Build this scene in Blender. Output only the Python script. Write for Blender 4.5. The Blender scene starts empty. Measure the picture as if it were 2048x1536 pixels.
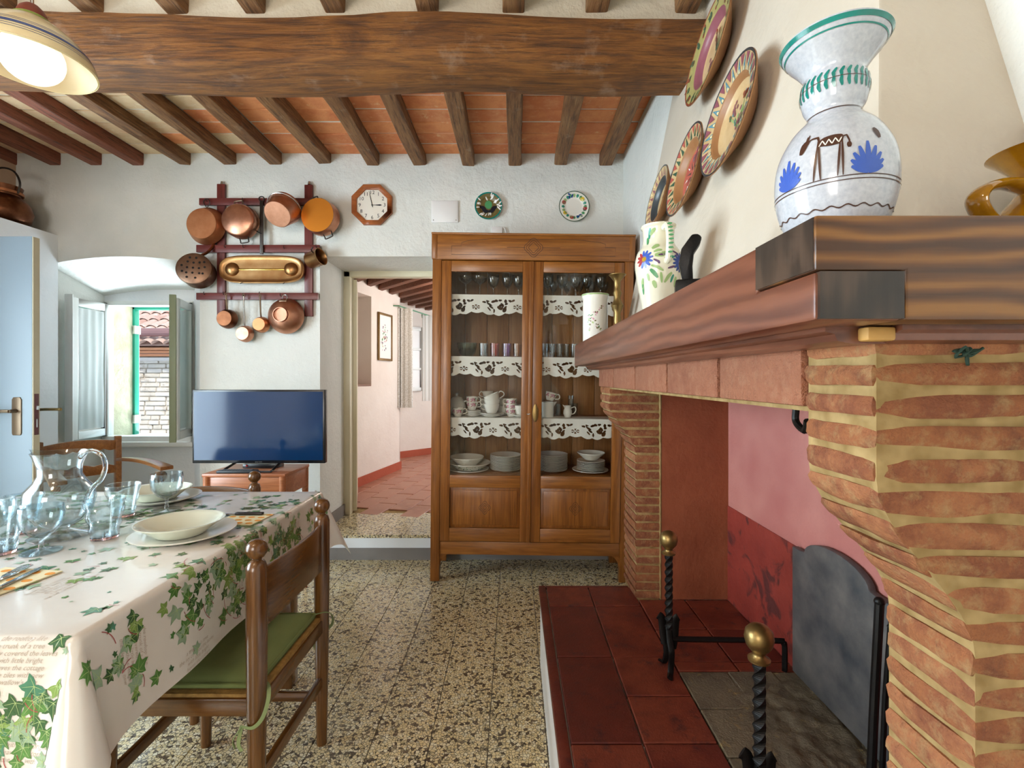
import bpy, bmesh, math, random
from mathutils import Vector, Matrix, noise
pi = math.pi; R = math.radians
rnd = random.Random(7)
SC = bpy.context.scene
COL = SC.collection

# ------------------------------------------------------------------ camera
F = 967.0; CU, CV, CH = 1028.0, 756.0, 1.25
cd = bpy.data.cameras.new('camera'); cam = bpy.data.objects.new('camera', cd); COL.objects.link(cam)
cd.sensor_width = 36.0; cd.lens = 36.0 * F / 2048.0
cd.shift_x = -(CU - 1024) / 2048.0; cd.shift_y = -(768 - CV) / 2048.0
cd.clip_start = 0.02
cam.location = (0, 0, CH); cam.rotation_euler = (pi / 2, 0, 0)
SC.camera = cam
def P(u, v, Y): return Vector(((u - CU) * Y / F, Y, CH + (CV - v) * Y / F))

# ------------------------------------------------------------------ light and exposure
SC.view_settings.view_transform = 'Standard'; SC.view_settings.look = 'None'
SC.view_settings.gamma = 1.0; SC.view_settings.use_curve_mapping = False
SC.view_settings.exposure = 0.26
try:
    SC.cycles.use_denoising = True
    SC.cycles.caustics_reflective = False; SC.cycles.caustics_refractive = False
    SC.cycles.max_bounces = 8; SC.cycles.diffuse_bounces = 4; SC.cycles.glossy_bounces = 3; SC.cycles.transmission_bounces = 6; SC.cycles.transparent_max_bounces = 12; SC.cycles.use_adaptive_sampling = True; SC.cycles.adaptive_threshold = 0.07; SC.cycles.adaptive_min_samples = 16
    SC.cycles.sample_clamp_indirect = 6.0
except Exception: pass
w = bpy.data.worlds.new('sky'); SC.world = w; w.use_nodes = True
bg = w.node_tree.nodes['Background']; bg.inputs[0].default_value = (0.62, 0.78, 1.0, 1); bg.inputs[1].default_value = 0.9
def light(name, kind, loc, energy, color, rot=(0, 0, 0), size=None, sizey=None, soft=None):
    l = bpy.data.lights.new(name, kind); l.energy = energy; l.color = color
    if size: l.shape = 'RECTANGLE'; l.size = size; l.size_y = sizey
    if soft is not None: l.shadow_soft_size = soft
    o = bpy.data.objects.new(name, l); o.location = loc; o.rotation_euler = rot; COL.objects.link(o); return o
sun = light('sun', 'SUN', (0, 0, 8), 2.6, (1.0, 0.95, 0.86), (R(42), 0, R(25))); sun.data.angle = R(1)
# daylight at the kitchen window and left door, plus added lights
light('window_daylight', 'AREA', (-2.87, 5.3, 3.1), 90, (0.72, 0.87, 1.0), (R(-52), 0, 0), 1.6, 1.6)
light('left_daylight', 'AREA', (-3.85, 0.95, 1.35), 172, (0.76, 0.91, 1.0), (0, R(-90), 0), 1.9, 1.5)
light('rear_fill_light', 'AREA', (-1.7, -2.45, 1.6), 54, (1.0, 0.93, 0.86), (R(90), 0, 0), 1.2, 1.4)  # unseen warm fill, added behind the viewer
light('hall_hidden_light', 'AREA', (0.9, 6.0, 1.5), 30, (0.85, 0.93, 1.0), (0, R(90), 0), 1.0, 1.2)  # unseen area light inside the hall, added for its window glow
light('street_bounce_fill', 'AREA', (-2.87, 5.1, -0.3), 330, (0.80, 0.91, 1.0), (R(-122), 0, 0), 1.4, 1.4)  # area light added below the sill, stands in for street bounce
light('warm_fill_light', 'POINT', (-1.15, 0.05, 2.35), 16, (1.0, 0.78, 0.55), soft=0.12)  # unseen warm fill point, added without any fitting
light('hall_lamp_light', 'POINT', (-0.6, 5.0, 2.0), 16, (1.0, 0.86, 0.74), soft=0.25)

# ------------------------------------------------------------------ materials
def S(h):
    h = h.lstrip('#'); c = [int(h[i:i + 2], 16) / 255 for i in (0, 2, 4)]
    return tuple(x / 12.92 if x <= 0.04045 else ((x + 0.055) / 1.055) ** 2.4 for x in c) + (1,)
class NT:
    def __init__(s, name):
        s.m = bpy.data.materials.new(name); s.m.use_nodes = True
        s.t = s.m.node_tree; s.b = s.t.nodes['Principled BSDF']; s.o = s.t.nodes['Material Output']
    def n(s, k, **kw):
        x = s.t.nodes.new(k)
        for a, v in kw.items():
            if a[0] == '_': setattr(x, a[1:], v)
            else:
                key = a.replace('__', ' ')
                x.inputs[key].default_value = v
        return x
    def l(s, a, b): s.t.links.new(a, b)
    def coord(s, scale=(1, 1, 1), rot=(0, 0, 0), loc=(0, 0, 0)):
        c = s.n('ShaderNodeTexCoord'); m = s.n('ShaderNodeMapping')
        m.inputs['Scale'].default_value = scale; m.inputs['Rotation'].default_value = rot; m.inputs['Location'].default_value = loc
        s.l(c.outputs['Object'], m.inputs['Vector']); return m.outputs[0]
    def noise(s, vec, scale, detail=4, rough=0.55, dist=0.0):
        x = s.n('ShaderNodeTexNoise'); x.inputs['Scale'].default_value = scale; x.inputs['Detail'].default_value = detail
        x.inputs['Roughness'].default_value = rough; x.inputs['Distortion'].default_value = dist
        s.l(vec, x.inputs['Vector']); return x.outputs['Fac']
    def ramp(s, fac, stops):
        r = s.n('ShaderNodeValToRGB'); e = r.color_ramp.elements
        while len(e) < len(stops): e.new(0.5)
        for i, (p, c) in enumerate(stops):
            e[i].position = p; e[i].color = c
        s.l(fac, r.inputs[0]); return r.outputs[0]
    def mix(s, fac, a, b, mode='MIX'):
        x = s.n('ShaderNodeMix'); x.data_type = 'RGBA'; x.blend_type = mode
        if hasattr(fac, 'is_linked') or not isinstance(fac, (int, float)): s.l(fac, x.inputs['Factor'])
        else: x.inputs['Factor'].default_value = fac
        for sock, v in ((x.inputs['A'], a), (x.inputs['B'], b)): pass
        ia = [i for i in x.inputs if i.type == 'RGBA']
        for sock, v in zip(ia, (a, b)):
            if isinstance(v, tuple): sock.default_value = v
            else: s.l(v, sock)
        return [o for o in x.outputs if o.type == 'RGBA'][0]
    def bump(s, h, strength, dist=0.01):
        x = s.n('ShaderNodeBump'); x.inputs['Strength'].default_value = strength; x.inputs['Distance'].default_value = dist
        s.l(h, x.inputs['Height']); s.l(x.outputs[0], s.b.inputs['Normal'])
    def col(s, c):
        if isinstance(c, tuple): s.b.inputs['Base Color'].default_value = c
        else: s.l(c, s.b.inputs['Base Color'])
    def set(s, **kw):
        for a, v in kw.items(): s.b.inputs[a.replace('_', ' ')].default_value = v
        return s
MATS = {}
def plain(name, hexc, rough=0.5, metal=0.0, var=0.0, vscale=8, bump=0.0, bscale=60, bdist=0.004, spec=0.5, coat=0.0, hex2=None, **kw):
    t = NT(name); c = S(hexc); t.set(Roughness=rough, Metallic=metal)
    t.b.inputs['Specular IOR Level'].default_value = spec
    t.b.inputs['Coat Weight'].default_value = coat; t.b.inputs['Coat Roughness'].default_value = 0.08
    if var or hex2:
        v = t.coord(); f = t.noise(v, vscale, 5, 0.6)
        if hex2: d = S(hex2)
        else: d = tuple(x * (1 - var) for x in c[:3]) + (1,)
        t.col(t.ramp(f, [(0.3, c), (0.7, d)]))
    else: t.col(c)
    if bump:
        v = t.coord(); t.bump(t.noise(v, bscale, 4, 0.6), bump, bdist)
    for a, x in kw.items(): t.b.inputs[a.replace('_', ' ')].default_value = x
    MATS[name] = t.m; return t.m
def wood(name, ca, cb, axis=0, scale=1.0, rough=0.35, cc=None, coat=0.15, contrast=(0.3, 0.72), bump=0.15):
    t = NT(name); sc = [16 * scale] * 3; sc[axis] = 1.3 * scale
    v = t.coord(tuple(sc)); f = t.noise(v, 1.6, 6, 0.62, 1.4)
    sc2 = [90 * scale] * 3; sc2[axis] = 4 * scale
    g = t.noise(t.coord(tuple(sc2)), 1.5, 3, 0.6)
    c = t.ramp(f, [(contrast[0], S(ca)), (0.5, S(cc) if cc else tuple((a + b) / 2 for a, b in zip(S(ca), S(cb)))), (contrast[1], S(cb))])
    c = t.mix(t.ramp(g, [(0.35, (0, 0, 0, 1)), (0.75, (0.45, 0.45, 0.45, 1))]), c, tuple(x * 0.45 for x in S(ca)[:3]) + (1,))
    t.col(c); t.set(Roughness=rough); t.b.inputs['Coat Weight'].default_value = coat; t.b.inputs['Coat Roughness'].default_value = 0.2
    if bump: t.bump(g, bump, 0.002)
    MATS[name] = t.m; return t.m
def plaster(name, hexc, hex2, bump=0.5, scale=3.0, bd=0.02, rough=0.85):
    t = NT(name); v = t.coord(); f = t.noise(v, scale, 2, 0.6)
    t.col(t.ramp(f, [(0.3, S(hexc)), (0.75, S(hex2))])); t.set(Roughness=rough)
    t.b.inputs['Specular IOR Level'].default_value = 0.2
    h = t.mix(0.35, t.noise(v, 7, 2, 0.6), t.noise(v, 38, 3, 0.65)); t.bump(h, bump, bd)
    MATS[name] = t.m; return t.m
plaster('plaster_white', 'e6e2da', 'dcd7cd', 0.45)
plaster('plaster_cool', 'e6e6e0', 'dadcd6', 0.7)
plaster('plaster_niche', 'eef0f2', 'e6ebee', 0.3)
plaster('plaster_hood', 'd2c8b8', 'c9bdab', 0.2)
plaster('plaster_ceiling', 'ddd5c4', 'cfc6b3', 0.8)
plaster('plaster_hall', 'efe6dd', 'e8dcd2', 0.25)
plaster('plaster_recess_shade', 'c9ad92', 'b5937a', 0.25)  # tan is the recess shade put into the plaster colour
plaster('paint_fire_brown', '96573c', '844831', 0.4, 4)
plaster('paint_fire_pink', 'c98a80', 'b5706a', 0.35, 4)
plaster('paint_grey', '8b8580', '7b7672', 0.3)
plaster('red_skirting', 'b8604a', 'a85640', 0.3)
plaster('soot_dark', '2a211d', '191412', 0.5)
plaster('mortar', 'b09668', '82693f', 1.0, 30, 0.01)
plaster('reveal_stone', 'c9c4a6', 'a8a184', 1.0, 7)
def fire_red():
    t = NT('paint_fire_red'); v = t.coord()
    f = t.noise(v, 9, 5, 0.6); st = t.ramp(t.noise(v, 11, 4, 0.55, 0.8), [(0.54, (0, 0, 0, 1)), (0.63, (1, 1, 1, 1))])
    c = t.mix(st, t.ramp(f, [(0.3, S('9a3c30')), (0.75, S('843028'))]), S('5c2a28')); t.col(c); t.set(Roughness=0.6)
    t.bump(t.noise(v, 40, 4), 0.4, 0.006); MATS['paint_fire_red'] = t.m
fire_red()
def terrazzo():
    t = NT('terrazzo'); v = t.n('ShaderNodeNewGeometry').outputs['Position']
    nz = t.n('ShaderNodeTexNoise'); nz.inputs['Scale'].default_value = 55; nz.inputs['Detail'].default_value = 3
    t.l(v, nz.inputs['Vector'])
    wv = t.n('ShaderNodeVectorMath'); wv.operation = 'MULTIPLY_ADD'; wv.inputs[1].default_value = (0.012, 0.012, 0.012)
    t.l(nz.outputs['Color'], wv.inputs[0]); t.l(v, wv.inputs[2])
    vo = t.n('ShaderNodeTexVoronoi'); vo.feature = 'DISTANCE_TO_EDGE'; vo.inputs['Scale'].default_value = 92; t.l(wv.outputs[0], vo.inputs['Vector'])
    vc = t.n('ShaderNodeTexVoronoi'); vc.inputs['Scale'].default_value = 92; t.l(wv.outputs[0], vc.inputs['Vector'])
    sp = t.n('ShaderNodeSeparateColor'); t.l(vc.outputs['Color'], sp.inputs[0])
    chip = t.ramp(sp.outputs[0], [(0.0, S('5a4e42')), (0.13, S('8a7a64')), (0.2, S('f0e0b4')), (0.6, S('e6d2a0')), (1.0, S('f8f0d4'))])
    m = t.ramp(vo.outputs['Distance'], [(0.02, (0, 0, 0, 1)), (0.10, (1, 1, 1, 1))])
    big = t.ramp(t.noise(v, 34, 3, 0.6), [(0.32, (0, 0, 0, 1)), (0.44, (1, 1, 1, 1))])
    fin = t.mix(m, S('3a332b'), chip); fin = t.mix(big, t.mix(0.62, fin, S('352e27')), fin)
    t.col(fin); t.set(Roughness=0.16); t.b.inputs['Specular IOR Level'].default_value = 0.5
    MATS['terrazzo'] = t.m
terrazzo()
def brickmat(name, stops, smear, rough=0.85, sc=9, smf=(0.55, 0.68), bump=0.9):
    t = NT(name); v = t.coord()
    oi = t.n('ShaderNodeObjectInfo')
    mp = t.n('ShaderNodeVectorMath'); mp.operation = 'MULTIPLY_ADD'; mp.inputs[1].default_value = (7, 5, 3)
    ge = t.n('ShaderNodeNewGeometry')
    f = t.noise(ge.outputs['Position'], sc, 5, 0.65)
    a = t.n('ShaderNodeMath'); a.operation = 'MULTIPLY_ADD'; a.inputs[1].default_value = 0.35; t.l(oi.outputs['Random'], a.inputs[0])
    b = t.n('ShaderNodeMath'); b.operation = 'MULTIPLY'; b.inputs[1].default_value = 0.75; t.l(f, b.inputs[0]); t.l(b.outputs[0], a.inputs[2])
    c = t.ramp(a.outputs[0], [(p, S(h)) for p, h in stops])
    sm = t.ramp(t.noise(ge.outputs['Position'], sc * 2.2, 5, 0.7), [(smf[0], (0, 0, 0, 1)), (smf[1], (1, 1, 1, 1))])
    c = t.mix(sm, c, S(smear)); t.col(c); t.set(Roughness=rough); t.b.inputs['Specular IOR Level'].default_value = 0.25
    h = t.mix(0.5, t.noise(ge.outputs['Position'], 60, 3, 0.7), t.noise(ge.outputs['Position'], 180, 2, 0.7)); t.bump(h, bump, 0.006)
    MATS[name] = t.m
brickmat('brick', [(0.22, '6a4030'), (0.4, '96603f'), (0.55, '7e4c36'), (0.7, 'a06a48'), (0.9, '8a5640')], 'a88a60', sc=18, smf=(0.5, 0.82))
brickmat('lintel_terracotta', [(0.25, '8a5640'), (0.6, '9c6850'), (0.9, '84523f')], 'a87a60', smf=(0.5, 0.8), sc=16, bump=1.2)
brickmat('ceiling_terracotta', [(0.2, 'cc7248'), (0.45, 'e89c68'), (0.65, 'd88458'), (0.9, 'ecb080')], 'f0d0a4', smf=(0.6, 0.8), bump=0.5)
brickmat('ceiling_terracotta_lit', [(0.2, 'd9b48c'), (0.5, 'e6cda6'), (0.9, 'dba884')], 'efe0c4', smf=(0.55, 0.8), bump=0.5)  # lit tone of the left tiles, put into the colour
brickmat('hall_cotto', [(0.2, '9a6450'), (0.5, 'b4806a'), (0.9, 'a87260')], 'c4a08e', rough=0.35, smf=(0.6, 0.8), bump=0.3)
brickmat('hearth_red', [(0.2, '5c2a22'), (0.42, '80402f'), (0.6, '6a3026'), (0.9, '552a24')], '42282a', rough=0.42, smf=(0.55, 0.72), bump=0.35)
brickmat('hearth_ash', [(0.2, '4a4238'), (0.5, '7d7460'), (0.75, '5a5246'), (0.9, '8f8468')], 'a5905c', rough=0.85, smf=(0.58, 0.72), bump=0.9)
brickmat('stone_wall', [(0.2, 'd8cfc2'), (0.5, 'e6ddd0'), (0.9, 'c8bca8')], 'b8a894', sc=2, bump=0.8)
brickmat('roof_tile', [(0.2, 'c9a595'), (0.5, 'dcc2b4'), (0.9, 'c08f80')], 'efe6de', sc=3)
def logwood(name, ca, cb, cc, axis=0, pale='b59a84', pf=(0.6, 0.75)):
    t = NT(name); sc = [9] * 3; sc[axis] = 1.4; v = t.coord(tuple(sc))
    f = t.noise(v, 1.4, 5, 0.65, 2.2)
    c = t.ramp(f, [(0.28, S(ca)), (0.5, S(cb)), (0.72, S(cc))])
    sc2 = [95] * 3; sc2[axis] = 5; g = t.noise(t.coord(tuple(sc2)), 1, 6, 0.75)
    c = t.mix(t.ramp(g, [(0.48, (0, 0, 0, 1)), (0.66, (0.85, 0.85, 0.85, 1))]), c, S('3a2312'))
    k = t.noise(t.coord((3, 3, 3)), 2.2, 5, 0.65)
    c = t.mix(t.ramp(k, [(pf[0], (0, 0, 0, 1)), (pf[1], (0.6, 0.6, 0.6, 1))]), c, S(pale))
    t.col(c); t.set(Roughness=0.62); h = t.mix(0.5, f, g); t.bump(h, 0.9, 0.014); MATS[name] = t.m
logwood('beam_wood', '4a2a12', '80501f', '9c662c', 0, 'a98a72', (0.58, 0.74))
logwood('joist_wood', '6b4526', '8c6038', 'a37a50', 1, 'b8a088')
logwood('joist_wood_red', '7a3f28', '94543a', '84452c', 1, 'a8806c', (0.7, 0.85))
logwood('hall_joist_wood', '6a3a22', '7f4a2e', '5a2f1c', 0, '8a5a40', (0.7, 0.85))
wood('cabinet_x', '7a4518', 'ab6c2e', 0, 1.0, 0.32); wood('cabinet_z', '744016', 'a5662a', 2, 1.0, 0.32)
wood('cabinet_back', '94602f', 'bb8550', 2, 0.7, 0.5)
wood('chair_z', '52300f', '7a4f22', 2, 1.0, 0.25, coat=0.4); wood('chair_x', '52300f', '7a4f22', 0, 1.0, 0.25, coat=0.4); wood('chair_y', '52300f', '7a4f22', 1, 1.0, 0.25, coat=0.4)
wood('armchair_wood', '7a4c26', 'a3703e', 0, 1.0, 0.3, coat=0.3)
wood('tvstand_wood', 'a86038', 'c88458', 0, 1.0, 0.4)
wood('rack_wood', '5f2420', '7c3530', 0, 1.0, 0.45); wood('rack_wood_z', '5f2420', '7c3530', 2, 1.0, 0.45)
wood('clock_wood', '9c5228', 'b86e3c', 0, 1.0, 0.35)
def mantelwood(name, axis, ca, cb, cc):
    t = NT(name); sc = [26] * 3; sc[axis] = 1.6; v = t.coord(tuple(sc)); f = t.noise(v, 1.0, 4, 0.5, 0.8)
    wv = t.n('ShaderNodeTexWave'); wv.wave_type = 'BANDS'; wv.bands_direction = 'Z'
    wv.inputs['Scale'].default_value = 13; wv.inputs['Distortion'].default_value = 9; wv.inputs['Detail'].default_value = 3; wv.inputs['Detail Scale'].default_value = 0.9
    s2 = [1.0] * 3; s2[axis] = 0.22; t.l(t.coord(tuple(s2)), wv.inputs['Vector'])
    g2 = t.noise(t.coord(tuple([140 if i != axis else 5 for i in range(3)])), 1, 4, 0.65); k = t.mix(0.3, t.mix(0.35, f, g2), wv.outputs['Fac'])
    t.col(t.ramp(k, [(0.33, S(ca)), (0.5, S(cb)), (0.66, S(cc))])); t.set(Roughness=0.33)
    t.b.inputs['Coat Weight'].default_value = 0.3; t.b.inputs['Coat Roughness'].default_value = 0.25
    t.bump(k, 0.1, 0.002); MATS[name] = t.m
mantelwood('mantel_front', 1, '5e3526', '6e412f', '7c4c38')
mantelwood('mantel_side', 0, '4a3020', '6a4526', '8a5f30')
mantelwood('mantel_endgrain', 2, '241a14', '33261d', '4a382c')
plain('white_lime', 'e9ecee', 0.7, bump=0.3)
plain('cream_paint', 'e4dcc0', 0.45, var=0.06); plain('white_paint', 'eceeea', 0.4, var=0.06)
plain('door_grey', '8496a4', 0.4); plain('door_edge', 'cfc9b0', 0.5, var=0.1)
plain('green_frame', '12896c', 0.35); plain('greengrey_paint', '8f9a7e', 0.5); plain('turquoise_paint', '6fc4d0', 0.5)
plain('brass_dark', '7a6854', 0.38, 0.7); plain('brass', '9a8050', 0.38, 0.9, var=0.3, vscale=25); plain('brass_bright', 'c7a65a', 0.25, 1.0)
plain('latch_plate', '6e4c4e', 0.35, 0.7); plain('steel', 'c8ccd0', 0.2, 1.0); plain('chrome', 'dfe3e6', 0.1, 1.0)
plain('iron_black', '1c1a19', 0.45, 0.6, var=0.3, vscale=30, bump=0.3, bscale=80, bdist=0.002)
plain('iron_dark', '4a4440', 0.4, 0.8, var=0.3, vscale=20)
plain('fireback_iron', '383c42', 0.5, 0.1, hex2='75706c', vscale=7, bump=0.3, bscale=25)
plain('copper_aged', 'c88a60', 0.42, 0.9, hex2='ad6e48', vscale=9); plain('copper_bright', 'f29a3a', 0.36, 0.9)
plain('copper_rose', 'd09a80', 0.36, 0.95, hex2='b07a5e', vscale=14); plain('copper_dark', '8a5a3e', 0.38, 1.0, hex2='5e3a28', vscale=12)
plain('tin_inside', 'b8b0a6', 0.35, 1.0); plain('brass_tray', 'b08a5e', 0.34, 0.95, hex2='94683e', vscale=10)
plain('pierced_copper', '94745e', 0.4, 0.9, hex2='6e5648', vscale=14); plain('hole_black', '0c0a09', 0.9)
plain('ceramic_white', 'eeeae0', 0.18, spec=0.5, coat=0.4); plain('ceramic_cream', 'e8ecda', 0.14, coat=0.5)
plain('ceramic_cabinet', 'efece4', 0.2, coat=0.3); plain('ceramic_speck', 'c9ccd2', 0.14, hex2='b4b8c2', vscale=220, coat=0.5)
plain('ceramic_jug', 'e9e6d0', 0.18, hex2='e2decA', vscale=6, coat=0.5); plain('yellow_glaze', 'c08a10', 0.12, hex2='94620e', vscale=26, coat=0.8)
plain('teal_glaze', '12897e', 0.15, hex2='0f7268', vscale=60, coat=0.5); plain('brown_paint', '4a2e22', 0.3); plain('blue_paint', '3f5fb8', 0.25); plain('blue_dark', '24418c', 0.25)
plain('red_paint', 'a83a3c', 0.3); plain('yellow_paint', 'e0bc30', 0.3); plain('pink_paint', 'c88aa0', 0.3); plain('violet_paint', '5a3a62', 0.3)
plain('leaf_paint', '4f9460', 0.3); plain('leaf_paint_pale', '9cb878', 0.3); plain('teal_leaf', '2f8f78', 0.3); plain('olive_paint', '6e5f34', 0.3); plain('black_paint', '20222a', 0.25)
plain('plate_terracotta', '9c6e46', 0.45); plain('plate_ochre', 'd0b68c', 0.4, hex2='c0a070', vscale=20); plain('plate_rim_dark', '3a3f42', 0.35); plain('plate_rim_rust', '8f4a34', 0.35)
plain('plate_rose', 'c26a58', 0.4, hex2='a84a44', vscale=16); plain('plate_blue', '4f8a9c', 0.35); plain('plate_plum', '8f5560', 0.35); plain('plate_green', '3f5f4a', 0.35); plain('plate_sand', 'e6d2a0', 0.35); plain('plate_lime', 'a8a066', 0.35)
plain('lace', 'f2efe8', 0.85, bump=0.3, bscale=300, bdist=0.001); plain('paper_white', 'f2f0ec', 0.6)
plain('clock_face', 'e6dfd2', 0.4); plain('switch_white', 'eeecea', 0.35)
plain('tv_bezel', '0e1116', 0.25, spec=0.5); plain('tv_screen_reflect', '0b2c50', 0.09, spec=0.6, coat=0.2); plain('led_red', 'd0202a', 0.4)  # screen blue is the room's reflection put into the base colour
plain('rubber_dark', '1b2026', 0.5); plain('key_grey', '5a6068', 0.5)
plain('cushion_green', '7d8a55', 0.85, hex2='6c7a48', vscale=5, bump=0.25, bscale=400, bdist=0.001); plain('cushion_tie', '8a9a68', 0.8)
plain('rush_seat', 'b08a4a', 0.75, hex2='8a6632', vscale=60, bump=0.8, bscale=120, bdist=0.004)
def cloth_mat():
    t = NT('oilcloth'); v = t.coord(); f = t.noise(v, 3.5, 4, 0.5); t.col(t.ramp(f, [(0.3, S('f0ebe4')), (0.75, S('e6dfd6'))]))
    t.set(Roughness=0.24); t.b.inputs['Specular IOR Level'].default_value = 0.6; t.b.inputs['Coat Weight'].default_value = 0.5; t.b.inputs['Coat Roughness'].default_value = 0.14
    t.bump(t.noise(v, 9, 3, 0.5), 0.12, 0.01); MATS['oilcloth'] = t.m
cloth_mat()
for k, (a, b) in {'ivy_dark': ('2f5a34', '3f6e40'), 'ivy_mid': ('4a7f3c', '5f9448'), 'ivy_light': ('7da04e', '94b560'), 'ivy_faded': ('8fae92', 'a8c2a4'), 'ivy_teal': ('3f7f5e', '58957a')}.items():
    plain(k, a, 0.3, hex2=b, vscale=40, coat=0.4)
plain('ivy_vein', 'b8cf8e', 0.35, coat=0.4); plain('ivy_stem', 'b0464c', 0.35, coat=0.4); plain('script_ink', 'c2b2a2', 0.35, coat=0.4)
plain('napkin_cream', 'ece2bc', 0.8); plain('napkin_orange', 'e89a3a', 0.75)
plain('knife_handle', '2a2320', 0.35)
plain('lamp_shade', 'e6d8ae', 0.25, coat=0.4); plain('lamp_stripe', '4a5a8c', 0.3); plain('lamp_inside', 'cdbb94', 0.5); plain('lamp_cap', '7a3a2a', 0.4); plain('lamp_green', '9cb060', 0.35)
plain('fabric_curtain', 'e8eef0', 0.8); plain('lace_curtain', 'b8b4a8', 0.8, hex2='f0f2f0', vscale=90)
plain('gold_frame', '8a6a3a', 0.4, 0.5, var=0.4, vscale=60); plain('rod_green', '5f9a7a', 0.4)
plain('gutter', '94706e', 0.5); plain('eave_brick', 'd89a70', 0.8)
plain('green_yarn', '20382c', 0.8); plain('wood_raw', 'd0a058', 0.6, var=0.2)
plain('alum_inside', 'd8d2c8', 0.3, 0.8)
def glassmat(name, tint='ffffff', rough=0.0, ior=1.45):
    t = NT(name); t.b.inputs['Base Color'].default_value = S(tint); t.b.inputs['Transmission Weight'].default_value = 1.0
    t.b.inputs['Roughness'].default_value = rough; t.b.inputs['IOR'].default_value = ior; MATS[name] = t.m
glassmat('glass'); glassmat('glass_rose', 'f0b8b0'); glassmat('glass_green', 'd8ece6'); glassmat('glass_amber', 'e8d0b0'); glassmat('glass_violet', 'd8c8e4')
def pane(name, tint, fac):
    t = NT(name); t.t.nodes.remove(t.b); tr = t.n('ShaderNodeBsdfTransparent'); tr.inputs[0].default_value = S(tint)
    gl = t.n('ShaderNodeBsdfGlossy'); gl.inputs['Roughness'].default_value = 0.02; lw = t.n('ShaderNodeLayerWeight'); lw.inputs['Blend'].default_value = 0.5
    pw = t.n('ShaderNodeMath'); pw.operation = 'POWER'; pw.inputs[1].default_value = 2.3; t.l(lw.outputs['Facing'], pw.inputs[0]); fr = t.n('ShaderNodeMath'); fr.operation = 'MULTIPLY_ADD'; fr.inputs[1].default_value = 0.85 * fac[1]; fr.inputs[2].default_value = fac[0]; t.l(pw.outputs[0], fr.inputs[0])
    mx = t.n('ShaderNodeMixShader'); t.l(fr.outputs[0], mx.inputs[0]); t.l(tr.outputs[0], mx.inputs[1]); t.l(gl.outputs[0], mx.inputs[2]); t.l(mx.outputs[0], t.o.inputs[0]); MATS[name] = t.m
pane('window_glass', 'f4faf8', (0.06, 1.0)); pane('cabinet_glass', 'f8f8f6', (0.03, 0.6))
def sheer(name, hexc, alpha):
    t = NT(name); t.t.nodes.remove(t.b); tr = t.n('ShaderNodeBsdfTransparent'); d = t.n('ShaderNodeBsdfDiffuse'); d.inputs[0].default_value = S(hexc)
    tl = t.n('ShaderNodeBsdfTranslucent'); tl.inputs[0].default_value = S(hexc)
    m1 = t.n('ShaderNodeMixShader'); m1.inputs[0].default_value = 0.5; t.l(d.outputs[0], m1.inputs[1]); t.l(tl.outputs[0], m1.inputs[2])
    m2 = t.n('ShaderNodeMixShader'); m2.inputs[0].default_value = alpha; t.l(tr.outputs[0], m2.inputs[1]); t.l(m1.outputs[0], m2.inputs[2]); t.l(m2.outputs[0], t.o.inputs[0]); MATS[name] = t.m
sheer('sheer_white', 'f6f8f6', 0.9)
for k_, tn in (('thin_glass', 'f0f6f8'), ('thin_glass_rose', 'f2d2ce'), ('thin_glass_green', 'e4f2ee'), ('thin_glass_amber', 'f0e0cc'), ('thin_glass_violet', 'e4d8ee')): pane(k_, tn, (0.08, 1.0))
def emis(name, hexc, st):
    t = NT(name); t.b.inputs['Base Color'].default_value = S(hexc); t.b.inputs['Emission Color'].default_value = S(hexc); t.b.inputs['Emission Strength'].default_value = st
    t.b.inputs['Roughness'].default_value = 0.15; MATS[name] = t.m
emis('globe_glow', 'fff0e0', 0.85)

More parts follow.
